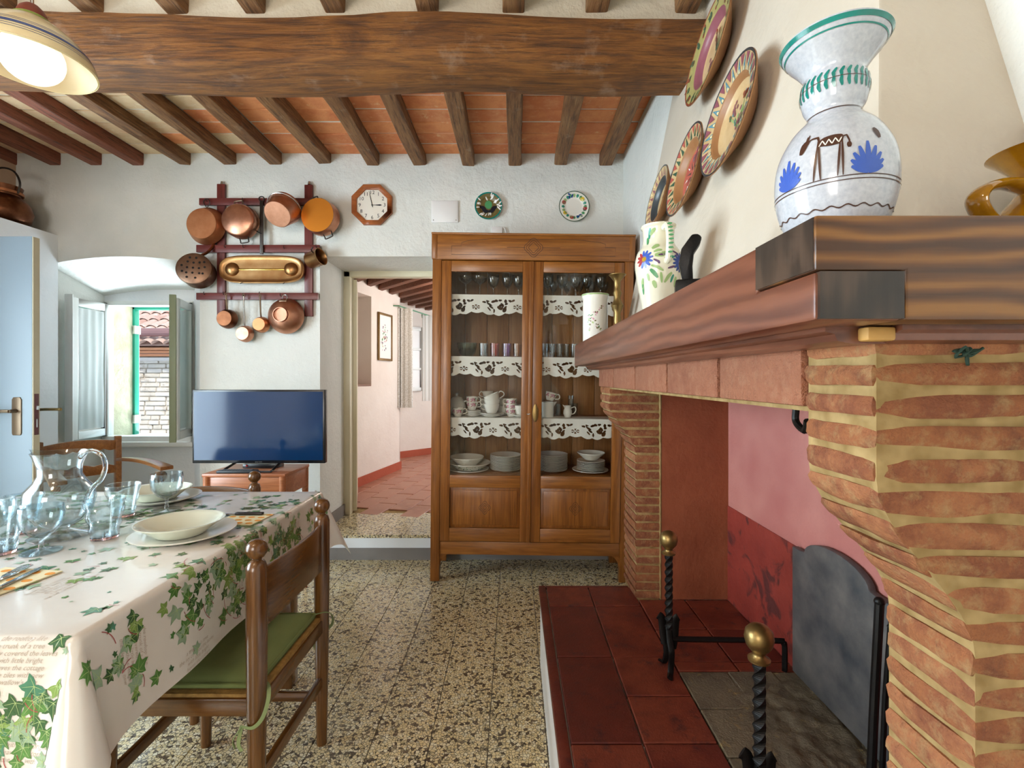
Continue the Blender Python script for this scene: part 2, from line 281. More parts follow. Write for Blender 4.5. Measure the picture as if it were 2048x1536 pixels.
# ------------------------------------------------------------------ mesh builder
class MB:
    def __init__(s): s.v = []; s.f = []; s.mi = []; s.cur = 0
    def mat(s, i): s.cur = i; return s
    def add(s, vs, fs, T=None):
        o = len(s.v)
        s.v += [tuple(T @ Vector(p)) for p in vs] if T is not None else [tuple(p) for p in vs]
        for f in fs: s.f.append([i + o for i in f]); s.mi.append(s.cur)
        return s
    def box(s, x0, x1, y0, y1, z0, z1, T=None):
        return s.add([(x0, y0, z0), (x1, y0, z0), (x1, y1, z0), (x0, y1, z0), (x0, y0, z1), (x1, y0, z1), (x1, y1, z1), (x0, y1, z1)],
                     [(0, 3, 2, 1), (4, 5, 6, 7), (0, 1, 5, 4), (1, 2, 6, 5), (2, 3, 7, 6), (3, 0, 4, 7)], T)
    def prism(s, poly, a0, a1, ax='z', T=None):
        # poly in the plane of the other two axes (x,y)/(x,z)/(y,z)
        n = len(poly)
        def p(q, a): return {'z': (q[0], q[1], a), 'y': (q[0], a, q[1]), 'x': (a, q[0], q[1])}[ax]
        vs = [p(q, a0) for q in poly] + [p(q, a1) for q in poly]
        fs = [tuple(range(n))[::-1], tuple(range(n, 2 * n))] + [(i, (i + 1) % n, n + (i + 1) % n, n + i) for i in range(n)]
        return s.add(vs, fs, T)
    def lathe(s, prof, n=32, T=None, close=False):
        vs = []; fs = []; m = len(prof)
        for i in range(n):
            a = 2 * pi * i / n; c, q = math.cos(a), math.sin(a)
            for r, z in prof: vs.append((r * c, r * q, z))
        for i in range(n):
            j = (i + 1) % n
            for k in range(m - 1 if not close else m):
                k2 = (k + 1) % m
                if prof[k][0] < 1e-6 and prof[k2][0] < 1e-6: continue
                fs.append((i * m + k, j * m + k, j * m + k2, i * m + k2))
        return s.add(vs, fs, T)
    def cyl(s, p0, p1, r0, r1=None, n=12, cap=True):
        p0, p1 = Vector(p0), Vector(p1); r1 = r0 if r1 is None else r1
        d = (p1 - p0); q = d.to_track_quat('Z', 'Y').to_matrix().to_4x4(); T = Matrix.Translation(p0) @ q; L = d.length
        prof = ([(0, 0)] if cap else []) + [(r0, 0), (r1, L)] + ([(0, L)] if cap else [])
        return s.lathe(prof, n, T)
    def tube(s, pts, r, n=8, cap=True, closed=False, flat=None):
        pts = [Vector(p) for p in pts]; m = len(pts); rs = r if isinstance(r, (list, tuple)) else [r] * m
        vs = []; fs = []; up = None
        for i, p in enumerate(pts):
            if closed: t = pts[(i + 1) % m] - pts[i - 1]
            else: t = pts[min(i + 1, m - 1)] - pts[max(i - 1, 0)]
            t.normalize()
            if up is None:
                up = Vector((0, 0, 1)) if abs(t.z) < 0.9 else Vector((0, 1, 0))
            up = (up - t * up.dot(t))
            if up.length < 1e-6: up = t.orthogonal()
            up.normalize(); sd = t.cross(up)
            for k in range(n):
                a = 2 * pi * k / n; fx = flat if flat else 1.0
                vs.append(p + (up * math.cos(a) * fx + sd * math.sin(a)) * rs[i])
        for i in range(m if closed else m - 1):
            j = (i + 1) % m
            for k in range(n): fs.append((i * n + k, i * n + (k + 1) % n, j * n + (k + 1) % n, j * n + k))
        if cap and not closed: fs.append(tuple(range(n))[::-1]); fs.append(tuple((m - 1) * n + k for k in range(n)))
        return s.add(vs, fs)
    def sphere(s, c, r, n=16, m=10, sz=1.0):
        prof = [(r * math.sin(pi * i / m), -r * sz * math.cos(pi * i / m)) for i in range(m + 1)]
        prof[0] = (0, prof[0][1]); prof[-1] = (0, prof[-1][1])
        return s.lathe(prof, n, Matrix.Translation(Vector(c)))
    def grid(s, fn, nu, nv, closeu=False):
        vs = [fn(i / (nu if closeu else nu - 1), j / (nv - 1)) for i in range(nu) for j in range(nv)]
        fs = [(i * nv + j, ((i + 1) % nu) * nv + j, ((i + 1) % nu) * nv + j + 1, i * nv + j + 1) for i in range(nu if closeu else nu - 1) for j in range(nv - 1)]
        return s.add(vs, fs)
    def mesh(s, name, mats, smooth=False, bevel=0.0, seg=2, angle=35, weld=True):
        me = bpy.data.meshes.new(name); me.from_pydata(s.v, [], s.f)
        for m in (mats if isinstance(mats, (list, tuple)) else [mats]): me.materials.append(MATS[m])
        me.polygons.foreach_set('material_index', s.mi)
        bm = bmesh.new(); bm.from_mesh(me)
        if weld: bmesh.ops.remove_doubles(bm, verts=bm.verts, dist=1e-6)
        bmesh.ops.recalc_face_normals(bm, faces=bm.faces)
        if bevel:
            ed = [e for e in bm.edges if len(e.link_faces) == 2 and e.calc_face_angle(0) > R(30)]
            bmesh.ops.bevel(bm, geom=ed, offset=bevel, segments=seg, affect='EDGES', clamp_overlap=True, profile=0.5)
        bm.to_mesh(me); bm.free()
        if smooth or bevel:
            me.polygons.foreach_set('use_smooth', [True] * len(me.polygons))
            try: me.set_sharp_from_angle(angle=R(angle))
            except Exception: pass
        me.update(); return me
    def build(s, name, mats, parent=None, loc=None, rot=None, **kw):
        return link(name, s.mesh(name, mats, **kw), parent, loc, rot)
def link(name, me, parent=None, loc=None, rot=None):
    o = bpy.data.objects.new(name, me); COL.objects.link(o)
    if parent is not None: o.parent = parent
    if loc is not None: o.location = loc
    if rot is not None: o.rotation_euler = rot
    return o
def tag(o, label=None, cat=None, group=None, kind=None):
    if label: o['label'] = label
    if cat: o['category'] = cat
    if group: o['group'] = group
    if kind: o['kind'] = kind
    return o
def thing(name, label, cat, loc=(0, 0, 0), rotz=0.0, group=None, rot=None):
    o = bpy.data.objects.new(name, None); o.empty_display_size = 0.05; COL.objects.link(o)
    o.location = loc; o.rotation_euler = rot if rot else (0, 0, rotz); return tag(o, label, cat, group)
def struct(name, label=None):
    o = bpy.data.objects.new(name, None); o.empty_display_size = 0.05; COL.objects.link(o); o['kind'] = 'structure'
    if label: o['label'] = label
    return o
def sbuild(mb, name, mats, **kw): return tag(mb.build(name, mats, **kw), kind='structure')
KIDS = {}
def copy_tree(o, parent=None):
    c = o.copy(); COL.objects.link(c); c.parent = parent
    for ch in o.children: copy_tree(ch, c)
    return c
def textmesh(txt, size, shear=0.0, align='CENTER'):
    cu = bpy.data.curves.new('t', 'FONT'); cu.body = txt; cu.size = size; cu.shear = shear; cu.align_x = align; cu.align_y = 'CENTER'; cu.resolution_u = 2
    ob = bpy.data.objects.new('t', cu); COL.objects.link(ob); dg = bpy.context.evaluated_depsgraph_get()
    me = ob.evaluated_get(dg).to_mesh(); vs = [tuple(v.co) for v in me.vertices]; fs = [tuple(p.vertices) for p in me.polygons]
    ob.evaluated_get(dg).to_mesh_clear(); bpy.data.objects.remove(ob); bpy.data.curves.remove(cu); return vs, fs
def subdiv(vs, fs, times=1):
    vs = [Vector(v) for v in vs]
    for _ in range(times):
        tri = []
        for f in fs:
            for k in range(1, len(f) - 1): tri.append((f[0], f[k], f[k + 1]))
        mid = {}; nf = []
        def m(a, b):
            k = (min(a, b), max(a, b))
            if k not in mid: mid[k] = len(vs); vs.append((vs[a] + vs[b]) / 2)
            return mid[k]
        for a, b, c in tri:
            ab, bc, ca = m(a, b), m(b, c), m(c, a); nf += [(a, ab, ca), (ab, b, bc), (ca, bc, c), (ab, bc, ca)]
        fs = nf
    return vs, fs
def ribbon(pts, w):
    # flat stroke in 2-D with width(s) -> verts, quads
    pts = [Vector((p[0], p[1])) for p in pts]; n = len(pts); ws = w if isinstance(w, (list, tuple)) else [w] * n; vs = []
    for i, p in enumerate(pts):
        t = pts[min(i + 1, n - 1)] - pts[max(i - 1, 0)]
        if t.length < 1e-9: t = Vector((1, 0))
        t.normalize(); q = Vector((-t.y, t.x)) * ws[i] / 2; vs += [(p + q), (p - q)]
    return [(v.x, v.y, 0) for v in vs], [(2 * i, 2 * i + 1, 2 * i + 3, 2 * i + 2) for i in range(n - 1)]
def stroke(pts, w, n=6):
    # tapered stroke through control points
    out = []; m = len(pts)
    for i in range(m - 1):
        for k in range(n): out.append(tuple(pts[i][j] + (pts[i + 1][j] - pts[i][j]) * k / n for j in (0, 1)))
    out.append(pts[-1]); L = len(out)
    return ribbon(out, [w * (0.25 + 0.75 * math.sin(pi * min(1, (i + 0.6) / L)) ** 0.7) for i in range(L)])
def ellip(cx, cy, rx, ry, n=14, rot=0.0):
    c, s = math.cos(rot), math.sin(rot)
    vs = [(cx, cy, 0)] + [(cx + rx * math.cos(2 * pi * i / n) * c - ry * math.sin(2 * pi * i / n) * s, cy + rx * math.cos(2 * pi * i / n) * s + ry * math.sin(2 * pi * i / n) * c, 0) for i in range(n)]
    return vs, [(0, 1 + i, 1 + (i + 1) % n) for i in range(n)]
def smoothstep(a, b, x):
    t = max(0.0, min(1.0, (x - a) / (b - a))); return t * t * (3 - 2 * t)
def spline(pts, n=6):
    # Catmull-Rom
    P_ = [Vector(p) for p in pts]; P_ = [P_[0] * 2 - P_[1]] + P_ + [P_[-1] * 2 - P_[-2]]; out = []
    for i in range(1, len(P_) - 2):
        for k in range(n):
            t = k / n; a, b, c, d = P_[i - 1:i + 3]
            out.append(0.5 * (2 * b + (c - a) * t + (2 * a - 5 * b + 4 * c - d) * t * t + (3 * b - a - 3 * c + d) * t ** 3))
    out.append(P_[-2]); return out
# ================================================================== SETTING
XL, XR, YB, YN, ZC = -3.15, 0.755, 3.34, -2.2, 2.80
# ---- floor
fl = struct('floor', 'speckled cream and black terrazzo tile floor')
b = MB().box(-3.9, 1.3, YN - 0.3, 3.9, -0.25, -0.004); b.build('floor_bed', 'paint_grey', fl)
t = MB().box(-0.0985, 0.0985, -0.0985, 0.0985, -0.02, 0.0).mesh('tile', 'terrazzo', bevel=0.0008, seg=1)
X0, Y0 = -0.088, 1.686; ntile = 0
rest = MB()
for i in range(-18, 6):
    for j in range(-20, 10):
        cx, cy = X0 + i * 0.2 + 0.1, Y0 + j * 0.2 + 0.1
        if cx < -3.25 or cx > 0.85 or cy < -2.2 or cy > 3.9: continue
        if -1.9 < cx < 0.8 and 0.75 < cy < 3.5: link('tile', t, fl, (cx, cy, 0))
        else: rest.box(cx - 0.0985, cx + 0.0985, cy - 0.0985, cy + 0.0985, -0.02, 0.0)
tag(rest.build('tile_field', 'terrazzo', fl), kind='stuff')

# ---- back wall with window niche and doorway
NX0, NX1, DX0, DX1 = -3.22, -2.17, -1.34, -0.563
b = MB()
b.box(-3.75, NX0, YB, 4.15, 0, 2.95); b.box(NX1, DX0, YB, 3.84, 0, 2.95); b.box(DX1, 1.2, YB, 3.84, 0, 2.95)
b.box(DX0, DX1, YB, 3.84, 2.09, 2.95)
na = 16
def arch(s, y):  # underside of the niche vault
    x = NX0 + (NX1 - NX0) * s; k = 4 * s * (1 - s); f = (y - YB) / 0.46
    return (x, y, (2.035 + 0.055 * k) * (1 - f) + (1.895 + 0.05 * k) * f)
for i in range(na):
    s0, s1 = i / na, (i + 1) / na
    p = [arch(s0, YB), arch(s1, YB), arch(s1, 3.80), arch(s0, 3.80)]
    q = [(v[0], v[1], 2.95) for v in p]
    b.add(p + q, [(0, 1, 2, 3), (4, 5, 6, 7), (0, 1, 5, 4), (1, 2, 6, 5), (2, 3, 7, 6), (3, 0, 4, 7)])
wb = sbuild(b, 'wall_back', 'plaster_cool'); wb['label'] = 'uneven white plastered kitchen wall at the back'
# window wall inside the niche
WX0, WX1, WZ0, WZ1 = -3.215, -2.52, 0.775, 1.845
b = MB()
b.box(NX0 - 0.02, WX0, 3.80, 4.15, 0, 2.2); b.box(WX1, NX1 + 0.1, 3.80, 4.15, 0, 2.2)
b.box(WX0, WX1, 3.80, 4.15, 0, WZ0); b.box(WX0, WX1, 3.80, 4.15, WZ1, 2.2)
b.add([(NX1, YB + 0.002, 0), (NX1 - 0.34, 3.80, 0), (NX1 + 0.05, 3.80, 0), (NX1, YB + 0.002, 2.1), (NX1 - 0.34, 3.80, 2.1), (NX1 + 0.05, 3.80, 2.1)], [(0, 1, 4, 3), (1, 2, 5, 4), (2, 0, 3, 5)])
o = sbuild(b, 'wall_niche', 'plaster_niche'); o['label'] = 'bright white window niche wall below and around window'
b = MB().box(WX0 - 0.004, WX0 + 0.012, 3.86, 4.12, WZ0, WZ1); sbuild(b, 'trim_3', 'reveal_stone')['label'] = 'stained rough plaster window reveal'

# ---- left wall (low part proud, shelf ledge above) with a doorway
b = MB()
b.box(-3.75, XL, 2.56, YB, 0, 2.235); b.box(-3.75, XL, 1.75, 2.56, 0, 2.235); b.box(-3.75, XL, 0.15, 1.75, 2.16, 2.235); b.box(-3.75, XL, 0.15, 1.75, 0, 0.3); b.box(-3.75, XL, YN, 0.15, 0, 2.235)
b.box(-3.75, -3.45, YN, YB, 2.235, 2.95)
sbuild(b, 'wall_left', 'plaster_niche')['label'] = 'white left wall ending in a high ledge'
b = MB().box(-3.449, -3.44, YN, YB - 0.001, 2.236, 2.8); sbuild(b, 'trim_4', 'plaster_recess_shade')['label'] = 'recess wall above the ledge, shade in its tan colour'  # thin sheet whose tan colour carries the shade of the recess
# ---- rear wall behind the viewer, with an opening added for the fill light
b = MB()
b.box(-3.75, -2.3, YN - 0.3, YN, 0, 2.95); b.box(-1.1, 1.3, YN - 0.3, YN, 0, 2.95); b.box(-2.3, -1.1, YN - 0.3, YN, 0, 0.85); b.box(-2.3, -1.1, YN - 0.3, YN, 2.35, 2.95)
sbuild(b, 'wall_rear', 'plaster_white')
# ---- right wall with the firebox cut into it
b = MB()
b.box(XR, 1.25, YN, 0.60, 0, 2.95); b.box(XR, 1.25, 2.02, YB, 0, 2.95); b.box(XR, 1.25, 0.60, 2.02, 1.62, 2.95); b.box(XR, 1.25, 0.60, 2.02, 0, 0.33); b.box(0.95, 1.25, 0.60, 2.02, 0.33, 1.62)
sbuild(b, 'wall_right', 'plaster_cool')['label'] = 'pale plastered wall between cabinet and chimney hood'

# ---- ceiling: slab, terracotta tiles, joists, great beam
ce = struct('ceiling', 'beamed ceiling of terracotta tiles between rough joists')
MB().box(-3.75, 1.3, YN - 0.3, 3.9, ZC + 0.005, ZC + 0.2).build('ceiling_slab', 'plaster_white', ce)
MB().box(-3.6, XR, 1.905, 1.99, 2.60, ZC + 0.02).build('plaster_infill', 'plaster_ceiling', ce)
def logmesh(p0, p1, wd, ht, seed, mat, amp=0.012, n=18, taper=1.0):
    p0, p1 = Vector(p0), Vector(p1); d = p1 - p0; L = d.length; d.normalize(); sd = d.cross(Vector((0, 0, 1))).normalized(); up = sd.cross(d)
    m = MB(); ring = 16
    def fn(i, j):
        s = i; a = 2 * pi * j
        c, q = math.cos(a), math.sin(a); e = 0.2
        x = math.copysign(abs(c) ** e, c) * wd / 2; z = math.copysign(abs(q) ** e, q) * ht / 2
        p = p0 + d * (L * s)
        k = 1 + (taper - 1) * s
        nv = noise.noise_vector(Vector((seed * 7.3 + s * L * 2.2, c * 0.6, q * 0.6 + seed)))
        nb = noise.noise_vector(Vector((seed * 3.1 + s * L * 1.1, 5.0, seed)))
        p = p + sd * (x * k + nb.x * amp * 1.3 + nv.x * amp * 0.6) + up * (z * k + nb.z * amp + nv.z * amp * 0.6)
        return tuple(p)
    vs = [fn(i / n, j / ring) for i in range(n + 1) for j in range(ring)]
    fs = [(i * ring + j, (i + 1) * ring + j, (i + 1) * ring + (j + 1) % ring, i * ring + (j + 1) % ring) for i in range(n) for j in range(ring)]
    fs += [tuple(range(ring)), tuple(n * ring + j for j in range(ring))]
    m.add(vs, fs); return m.mesh('log', mat, smooth=True, angle=28)
jx = [-3.47, -3.165, -2.89, -2.59, -2.283, -1.958, -1.634, -1.309, -0.962, -0.656, -0.3126, 0.012, 0.33, 0.632]
for i, x in enumerate(jx):
    red = i < 4
    link('joist', logmesh((x, 1.96, ZC - 0.035), (x + rnd.uniform(-.01, .01), YB + 0.03, ZC - 0.037), 0.082 if red else 0.088, 0.085, i + 3, 'joist_wood_red' if red else 'joist_wood', 0.004 if red else 0.013), ce)
for i, x in enumerate([-2.65, -2.33, -1.995, -1.664, -1.33, -1.02, -0.70, -0.34, 0.0, 0.33, 0.67]):
    link('joist', logmesh((x + 0.04, YN, ZC - 0.045), (x, 1.94, ZC - 0.065), 0.085, 0.10, i + 31, 'joist_wood', 0.01, 14), ce)
for g in range(len(jx)):
    x0 = jx[g] + 0.036; x1 = (jx[g + 1] if g + 1 < len(jx) else XR + 0.06) - 0.036
    if x1 - x0 < 0.05: continue
    for r in range(10):
        y1 = YB - 0.138 * r + rnd.uniform(-.004, .004); y0 = y1 - 0.127
        pale = (g < 6 and rnd.random() < (0.95 if g < 5 else 0.6)) and not (g == 4 and r == 1)  # left tiles take the lit colour
        m = MB().box(x0, x1, y0, y1, ZC + rnd.uniform(-.003, .002), ZC + 0.016).mesh('tile', 'ceiling_terracotta_lit' if pale else 'ceiling_terracotta', bevel=0.003, seg=1)
        link('tile', m, ce)
# great beam: rough hewn, sagging section
def beammesh():
    m = MB(); n = 60; prof = [(-0.112, 0.022), (-0.118, 0.07), (-0.117, 0.13), (-0.112, 0.192), (-0.06, 0.205), (0.06, 0.205), (0.1, 0.19), (0.105, 0.06), (0.098, 0.003), (0.06, -0.006), (0.0, -0.008), (-0.05, -0.003), (-0.098, 0.010)]
    vs = []; k = len(prof)
    for i in range(n + 1):
        s = i / n; x = -3.62 + (XR + 0.02 + 3.62) * s
        for y, z in prof:
            nv = noise.noise_vector(Vector((x * 1.6, y * 5, z * 5 + 3))); nf = noise.noise_vector(Vector((x * 6, y * 9, z * 9)))
            drop = -0.02 * smoothstep(-0.6, 0.7, x) + 0.012 * math.sin(x * 2.1 + 1)
            tp = 1.0 - 0.12 * smoothstep(-0.5, 0.75, x)
            vs.append((x, 1.965 + y + nv.y * 0.016 + nf.y * 0.005, 2.462 + z * tp + drop + nv.z * 0.014 + nf.z * 0.004))
    fs = [(i * k + j, (i + 1) * k + j, (i + 1) * k + (j + 1) % k, i * k + (j + 1) % k) for i in range(n) for j in range(k)]
    fs += [tuple(range(k)), tuple(n * k + j for j in range(k))]
    m.add(vs, fs); return m.mesh('beam', 'beam_wood', smooth=True, angle=26)
link('beam', beammesh(), ce)['label'] = 'massive hand-hewn oak cross beam'

# ---- doorway step, baseboards
st = struct('trim_1', 'raised doorway threshold with terrazzo tread and grey band')
MB().box(DX0, DX1, YB - 0.015, 3.86, 0.05, 0.166).build('riser', 'white_lime', st); MB().box(DX0, DX1, YB - 0.02, 3.86, 0, 0.082).build('band', 'paint_grey', st)
for i in range(4):
    for j in range(3):
        x0 = DX0 + 0.004 + i * 0.195; MB().box(x0, min(x0 + 0.192, DX1), YB - 0.018 + j * 0.18, YB - 0.018 + j * 0.18 + 0.177, 0.15, 0.172).build('tile', 'terrazzo', st, bevel=0.001, seg=1)
b = MB().box(NX1, DX0 + 0.002, YB - 0.012, YB, 0, 0.12).box(DX0, DX0 + 0.012, YB - 0.012, 3.82, 0, 0.26).box(DX1, XR, YB - 0.012, YB, 0, 0.12)
sbuild(b, 'baseboard_back', 'paint_grey')
# ---- hall beyond the doorway
A0, A1 = Vector((-1.74, 3.84, 0)), Vector((-1.35, 5.73, 0)); dA = (A1 - A0).normalized(); nA = Vector((-dA.y, dA.x, 0)); LA = (A1 - A0).length
TA = Matrix(((dA.x, nA.x, 0, A0.x), (dA.y, nA.y, 0, A0.y), (0, 0, 1, 0), (0, 0, 0, 1)))
b = MB(); s0, s1 = 0.55, 1.235
b.box(0, s0, 0, 0.4, 0, 2.4, TA); b.box(s1, LA, 0, 0.4, 0, 2.4, TA); b.box(s0, s1, 0, 0.4, 0, 1.18, TA); b.box(s0, s1, 0, 0.4, 2.1, 2.4, TA); b.box(s0, s1, 0.22, 0.4, 1.18, 2.1, TA)
b.box(LA - 0.02, LA, 0, 1.2, 0, 2.4, TA)
sbuild(b, 'wall_hall_left', 'plaster_hall')['label'] = 'white hall wall with a tall niche seen through doorway'
b = MB().box(s0, s1, 0.0, 0.22, 1.165, 1.182, TA); sbuild(b, 'trim_5', 'hall_cotto')['label'] = 'terracotta sill of the hall niche'
B0, B1 = Vector((-1.95, 6.08, 0)), Vector((-1.16, 6.87, 0)); dB = (B1 - B0).normalized(); nB = Vector((-dB.y, dB.x, 0)); LB = (B1 - B0).length
TB = Matrix(((dB.x, nB.x, 0, B0.x), (dB.y, nB.y, 0, B0.y), (0, 0, 1, 0), (0, 0, 0, 1)))
b = MB().box(-0.3, LB, 0, 0.3, 0, 2.4, TB); sbuild(b, 'wall_hall_window', 'plaster_hall')
b = MB().box(-1.16, 1.4, 6.87, 7.2, 0, 2.4).box(1.1, 1.4, 3.84, 6.9, 0, 2.4).box(-1.75, -1.6, 3.84, 3.9, 0, 2.4); sbuild(b, 'wall_hall_far', 'plaster_hall')
b = MB().box(0, LA + 0.012, -0.014, 0, 0.172, 0.262, TA).box(-0.2, LB, -0.014, 0, 0.172, 0.262, TB).box(-1.16, 1.1, 6.856, 6.87, 0.172, 0.262); sbuild(b, 'baseboard_hall', 'red_skirting')['label'] = 'red painted skirting along the hall wall'
hf = struct('floor_hall', 'worn terracotta tile floor of the hall'); MB().box(-2.4, 1.4, 3.84, 7.2, 0, 0.162).build('floor_bed', 'mortar', hf)
tm = MB().box(-0.083, 0.083, -0.168, 0.168, -0.02, 0).mesh('tile', 'hall_cotto', bevel=0.004, seg=1)
for i in range(-5, 14):
    for j in range(11):
        p = TA @ Vector((0.1 + j * 0.345 + (0.17 if i % 2 else 0), -0.06 - i * 0.172, 0.173 + rnd.uniform(-.001, .001)))
        if p.y < 3.87 or p.y > 7.0 or p.x > 0.4: continue
        o = link('tile', tm, hf, p, (0, 0, math.atan2(dA.y, dA.x) - pi / 2)); 
hc = struct('ceiling_hall', 'low hall ceiling on dark red joists'); MB().box(-2.6, 1.4, 3.84, 7.2, 2.33, 2.45).build('ceiling_slab', 'plaster_hall', hc)
for k in range(12):
    p = TA @ Vector((0.55 + 0.25 * k, 0.15, 2.262)); q = p + Vector((0.66, -0.75, 0)) * min(1.9, (p.y - 3.90) / 0.75)
    mb = MB(); d = (q - p).normalized(); s_ = Vector((-d.y, d.x, 0)) * 0.036; u_ = Vector((0, 0, 0.06))
    mb.add([p + s_ - u_, p - s_ - u_, q - s_ - u_, q + s_ - u_, p + s_ + u_, p - s_ + u_, q - s_ + u_, q + s_ + u_], [(0, 3, 2, 1), (4, 5, 6, 7), (0, 1, 5, 4), (1, 2, 6, 5), (2, 3, 7, 6), (3, 0, 4, 7)])
    if q.y < 3.9: 
        pass
    mb.build('joist', 'hall_joist_wood', hc, bevel=0.006)
# ---- doors
d2 = struct('door_2', 'cream painted door frame and open door to the hall')
b = MB().box(DX0 - 0.005, DX0 + 0.05, 3.80, 3.87, 0.172, 2.09).box(DX0, DX1 + 0.01, 3.80, 3.87, 2.045, 2.095).box(DX1 - 0.01, DX1 + 0.04, 3.80, 3.87, 0.172, 2.09); b.build('frame', 'cream_paint', d2, bevel=0.004)
lf = MB(); ang = math.atan2(-0.235, 0.75)
T = Matrix.Translation((DX0 + 0.06, 3.875, 0)) @ Matrix.Rotation(math.atan2(0.75, -0.235) - 0, 4, 'Z')
lf.box(0, 0.76, -0.02, 0.02, 0.185, 2.04, T); lf.build('door_leaf', 'cream_paint', d2, bevel=0.003)
for z in (0.45, 1.82): MB().cyl((DX0 + 0.052, 3.872, z - 0.05), (DX0 + 0.052, 3.872, z + 0.05), 0.008).build('hinge', 'cream_paint', d2)
d1 = struct('door_1', 'grey door standing open at the left with brass lever')
MB().box(-3.14, -2.567, 2.575, 2.615, 0.01, 2.005).build('door_leaf', 'door_grey', d1, bevel=0.002)
MB().box(-2.568, -2.563, 2.577, 2.613, 0.01, 2.003).build('door_edge', 'door_edge', d1)
pl = MB(); pl.prism([(-2.665, 0.945), (-2.625, 0.945), (-2.62, 0.955), (-2.62, 1.135), (-2.628, 1.148), (-2.662, 1.148), (-2.67, 1.135), (-2.67, 0.955)], 2.569, 2.576, 'y'); pp = pl.build('handle_plate', 'brass_dark', d1, bevel=0.002)
h = MB(); h.cyl((-2.645, 2.574, 1.075), (-2.645, 2.53, 1.075), 0.010, 0.009); h.tube(spline([(-2.645, 2.532, 1.075), (-2.68, 2.528, 1.076), (-2.74, 2.53, 1.072), (-2.80, 2.532, 1.07)]), 0.009, 8); h.build('lever_handle', 'brass_dark', d1, smooth=True)
h = MB(); h.cyl((-2.645, 2.615, 1.075), (-2.645, 2.665, 1.075), 0.009); h.tube([(-2.645, 2.662, 1.075), (-2.58, 2.668, 1.077), (-2.50, 2.668, 1.077)], 0.008, 8); h.build('lever_handle', 'brass', d1, smooth=True)
MB().box(-2.565, -2.561, 2.583, 2.607, 0.945, 1.165).build('latch_plate', 'latch_plate', d1, bevel=0.001)
MB().box(-2.565, -2.553, 2.589, 2.601, 1.08, 1.10).build('latch', 'steel', d1); MB().box(-2.5635, -2.560, 2.592, 2.598, 0.985, 1.03).build('keyhole_slot', 'steel', d1)

# ---- kitchen window
w1 = struct('window_1', 'small casement window opened inward in the niche')
b = MB().box(WX0, WX0 + 0.03, 3.79, 3.85, WZ0, WZ1).box(WX1 - 0.03, WX1, 3.79, 3.85, WZ0, WZ1).box(WX0, WX1, 3.79, 3.85, WZ1 - 0.025, WZ1 + 0.01).box(WX0, WX1, 3.77, 3.86, WZ0 - 0.035, WZ0 + 0.02); b.build('frame', 'white_paint', w1, bevel=0.004)
b = MB().box(WX0 - 0.02, WX1 + 0.03, 3.74, 4.13, WZ0 - 0.06, WZ0 - 0.02); b.build('sill', 'white_paint', w1, bevel=0.006)
def sash(hinge, ang, wd, curtain_side, fm):
    T = Matrix.Translation(hinge) @ Matrix.Rotation(ang, 4, 'Z'); H = 1.02; g = MB(); fw = 0.055
    g.box(0, fw, -0.018, 0.018, 0, H, T).box(wd - fw, wd, -0.018, 0.018, 0, H, T).box(fw, wd - fw, -0.018, 0.018, 0, fw, T).box(fw, wd - fw, -0.018, 0.018, H - fw, H, T)
    sa = g.build('sash', fm, w1, bevel=0.004)
    MB().box(fw - 0.005, wd - fw + 0.005, -0.003, 0.003, fw - 0.005, H - fw + 0.005, T).build('pane', 'window_glass', sa)
    def fn(s, t):
        x = fw + 0.004 + (wd - 2 * fw - 0.008) * s; return tuple(T @ Vector((x, curtain_side * (0.012 + 0.0022 * math.sin(s * 22) + 0.002 * math.sin(t * 9 + s * 5)), fw + 0.01 + (H - 2 * fw - 0.02) * t)))
    MB().grid(fn, 40, 10).build('net_curtain', 'sheer_white', sa, smooth=True, angle=180)
    e = MB()
    if curtain_side > 0: e.box(wd, wd + 0.012, -0.026, 0.026, -0.02, H + 0.02, T); e.build('rebate_strip', fm, sa, bevel=0.003)
    else: e.box(wd, wd + 0.014, -0.03, 0.012, -0.015, H + 0.02, T); e.build('rebate_strip', 'greengrey_paint', sa, bevel=0.003)
    return sa
sash((WX0 + 0.022, 3.80, WZ0 + 0.03), math.atan2(-0.385, 0.045), 0.375, 1, 'white_paint')
s2 = sash((WX1 - 0.02, 3.80, WZ0 + 0.03), math.atan2(-0.36, 0.12), 0.365, -1, 'white_paint')
g = struct('window_3', 'green painted outer shutter frame beyond the casement')
GX0, GX1 = -3.245, -2.50
b = MB().box(GX0, GX0 + 0.06, 4.06, 4.11, WZ0 - 0.02, WZ1 + 0.03).box(GX1 - 0.06, GX1, 4.06, 4.11, WZ0 - 0.02, WZ1 + 0.03).box(GX0, GX1, 4.06, 4.11, WZ1 - 0.02, WZ1 + 0.03); b.build('frame', 'green_frame', g, bevel=0.004)
for z in (0.87, 1.62): MB().box(GX0 + 0.05, GX0 + 0.066, 4.05, 4.12, z, z + 0.07).build('hinge', 'steel', g)
MB().box(GX1 - 0.10, GX1 - 0.085, 4.11, 4.62, 0.80, 1.25).build('shutter_leaf', 'turquoise_paint', g)
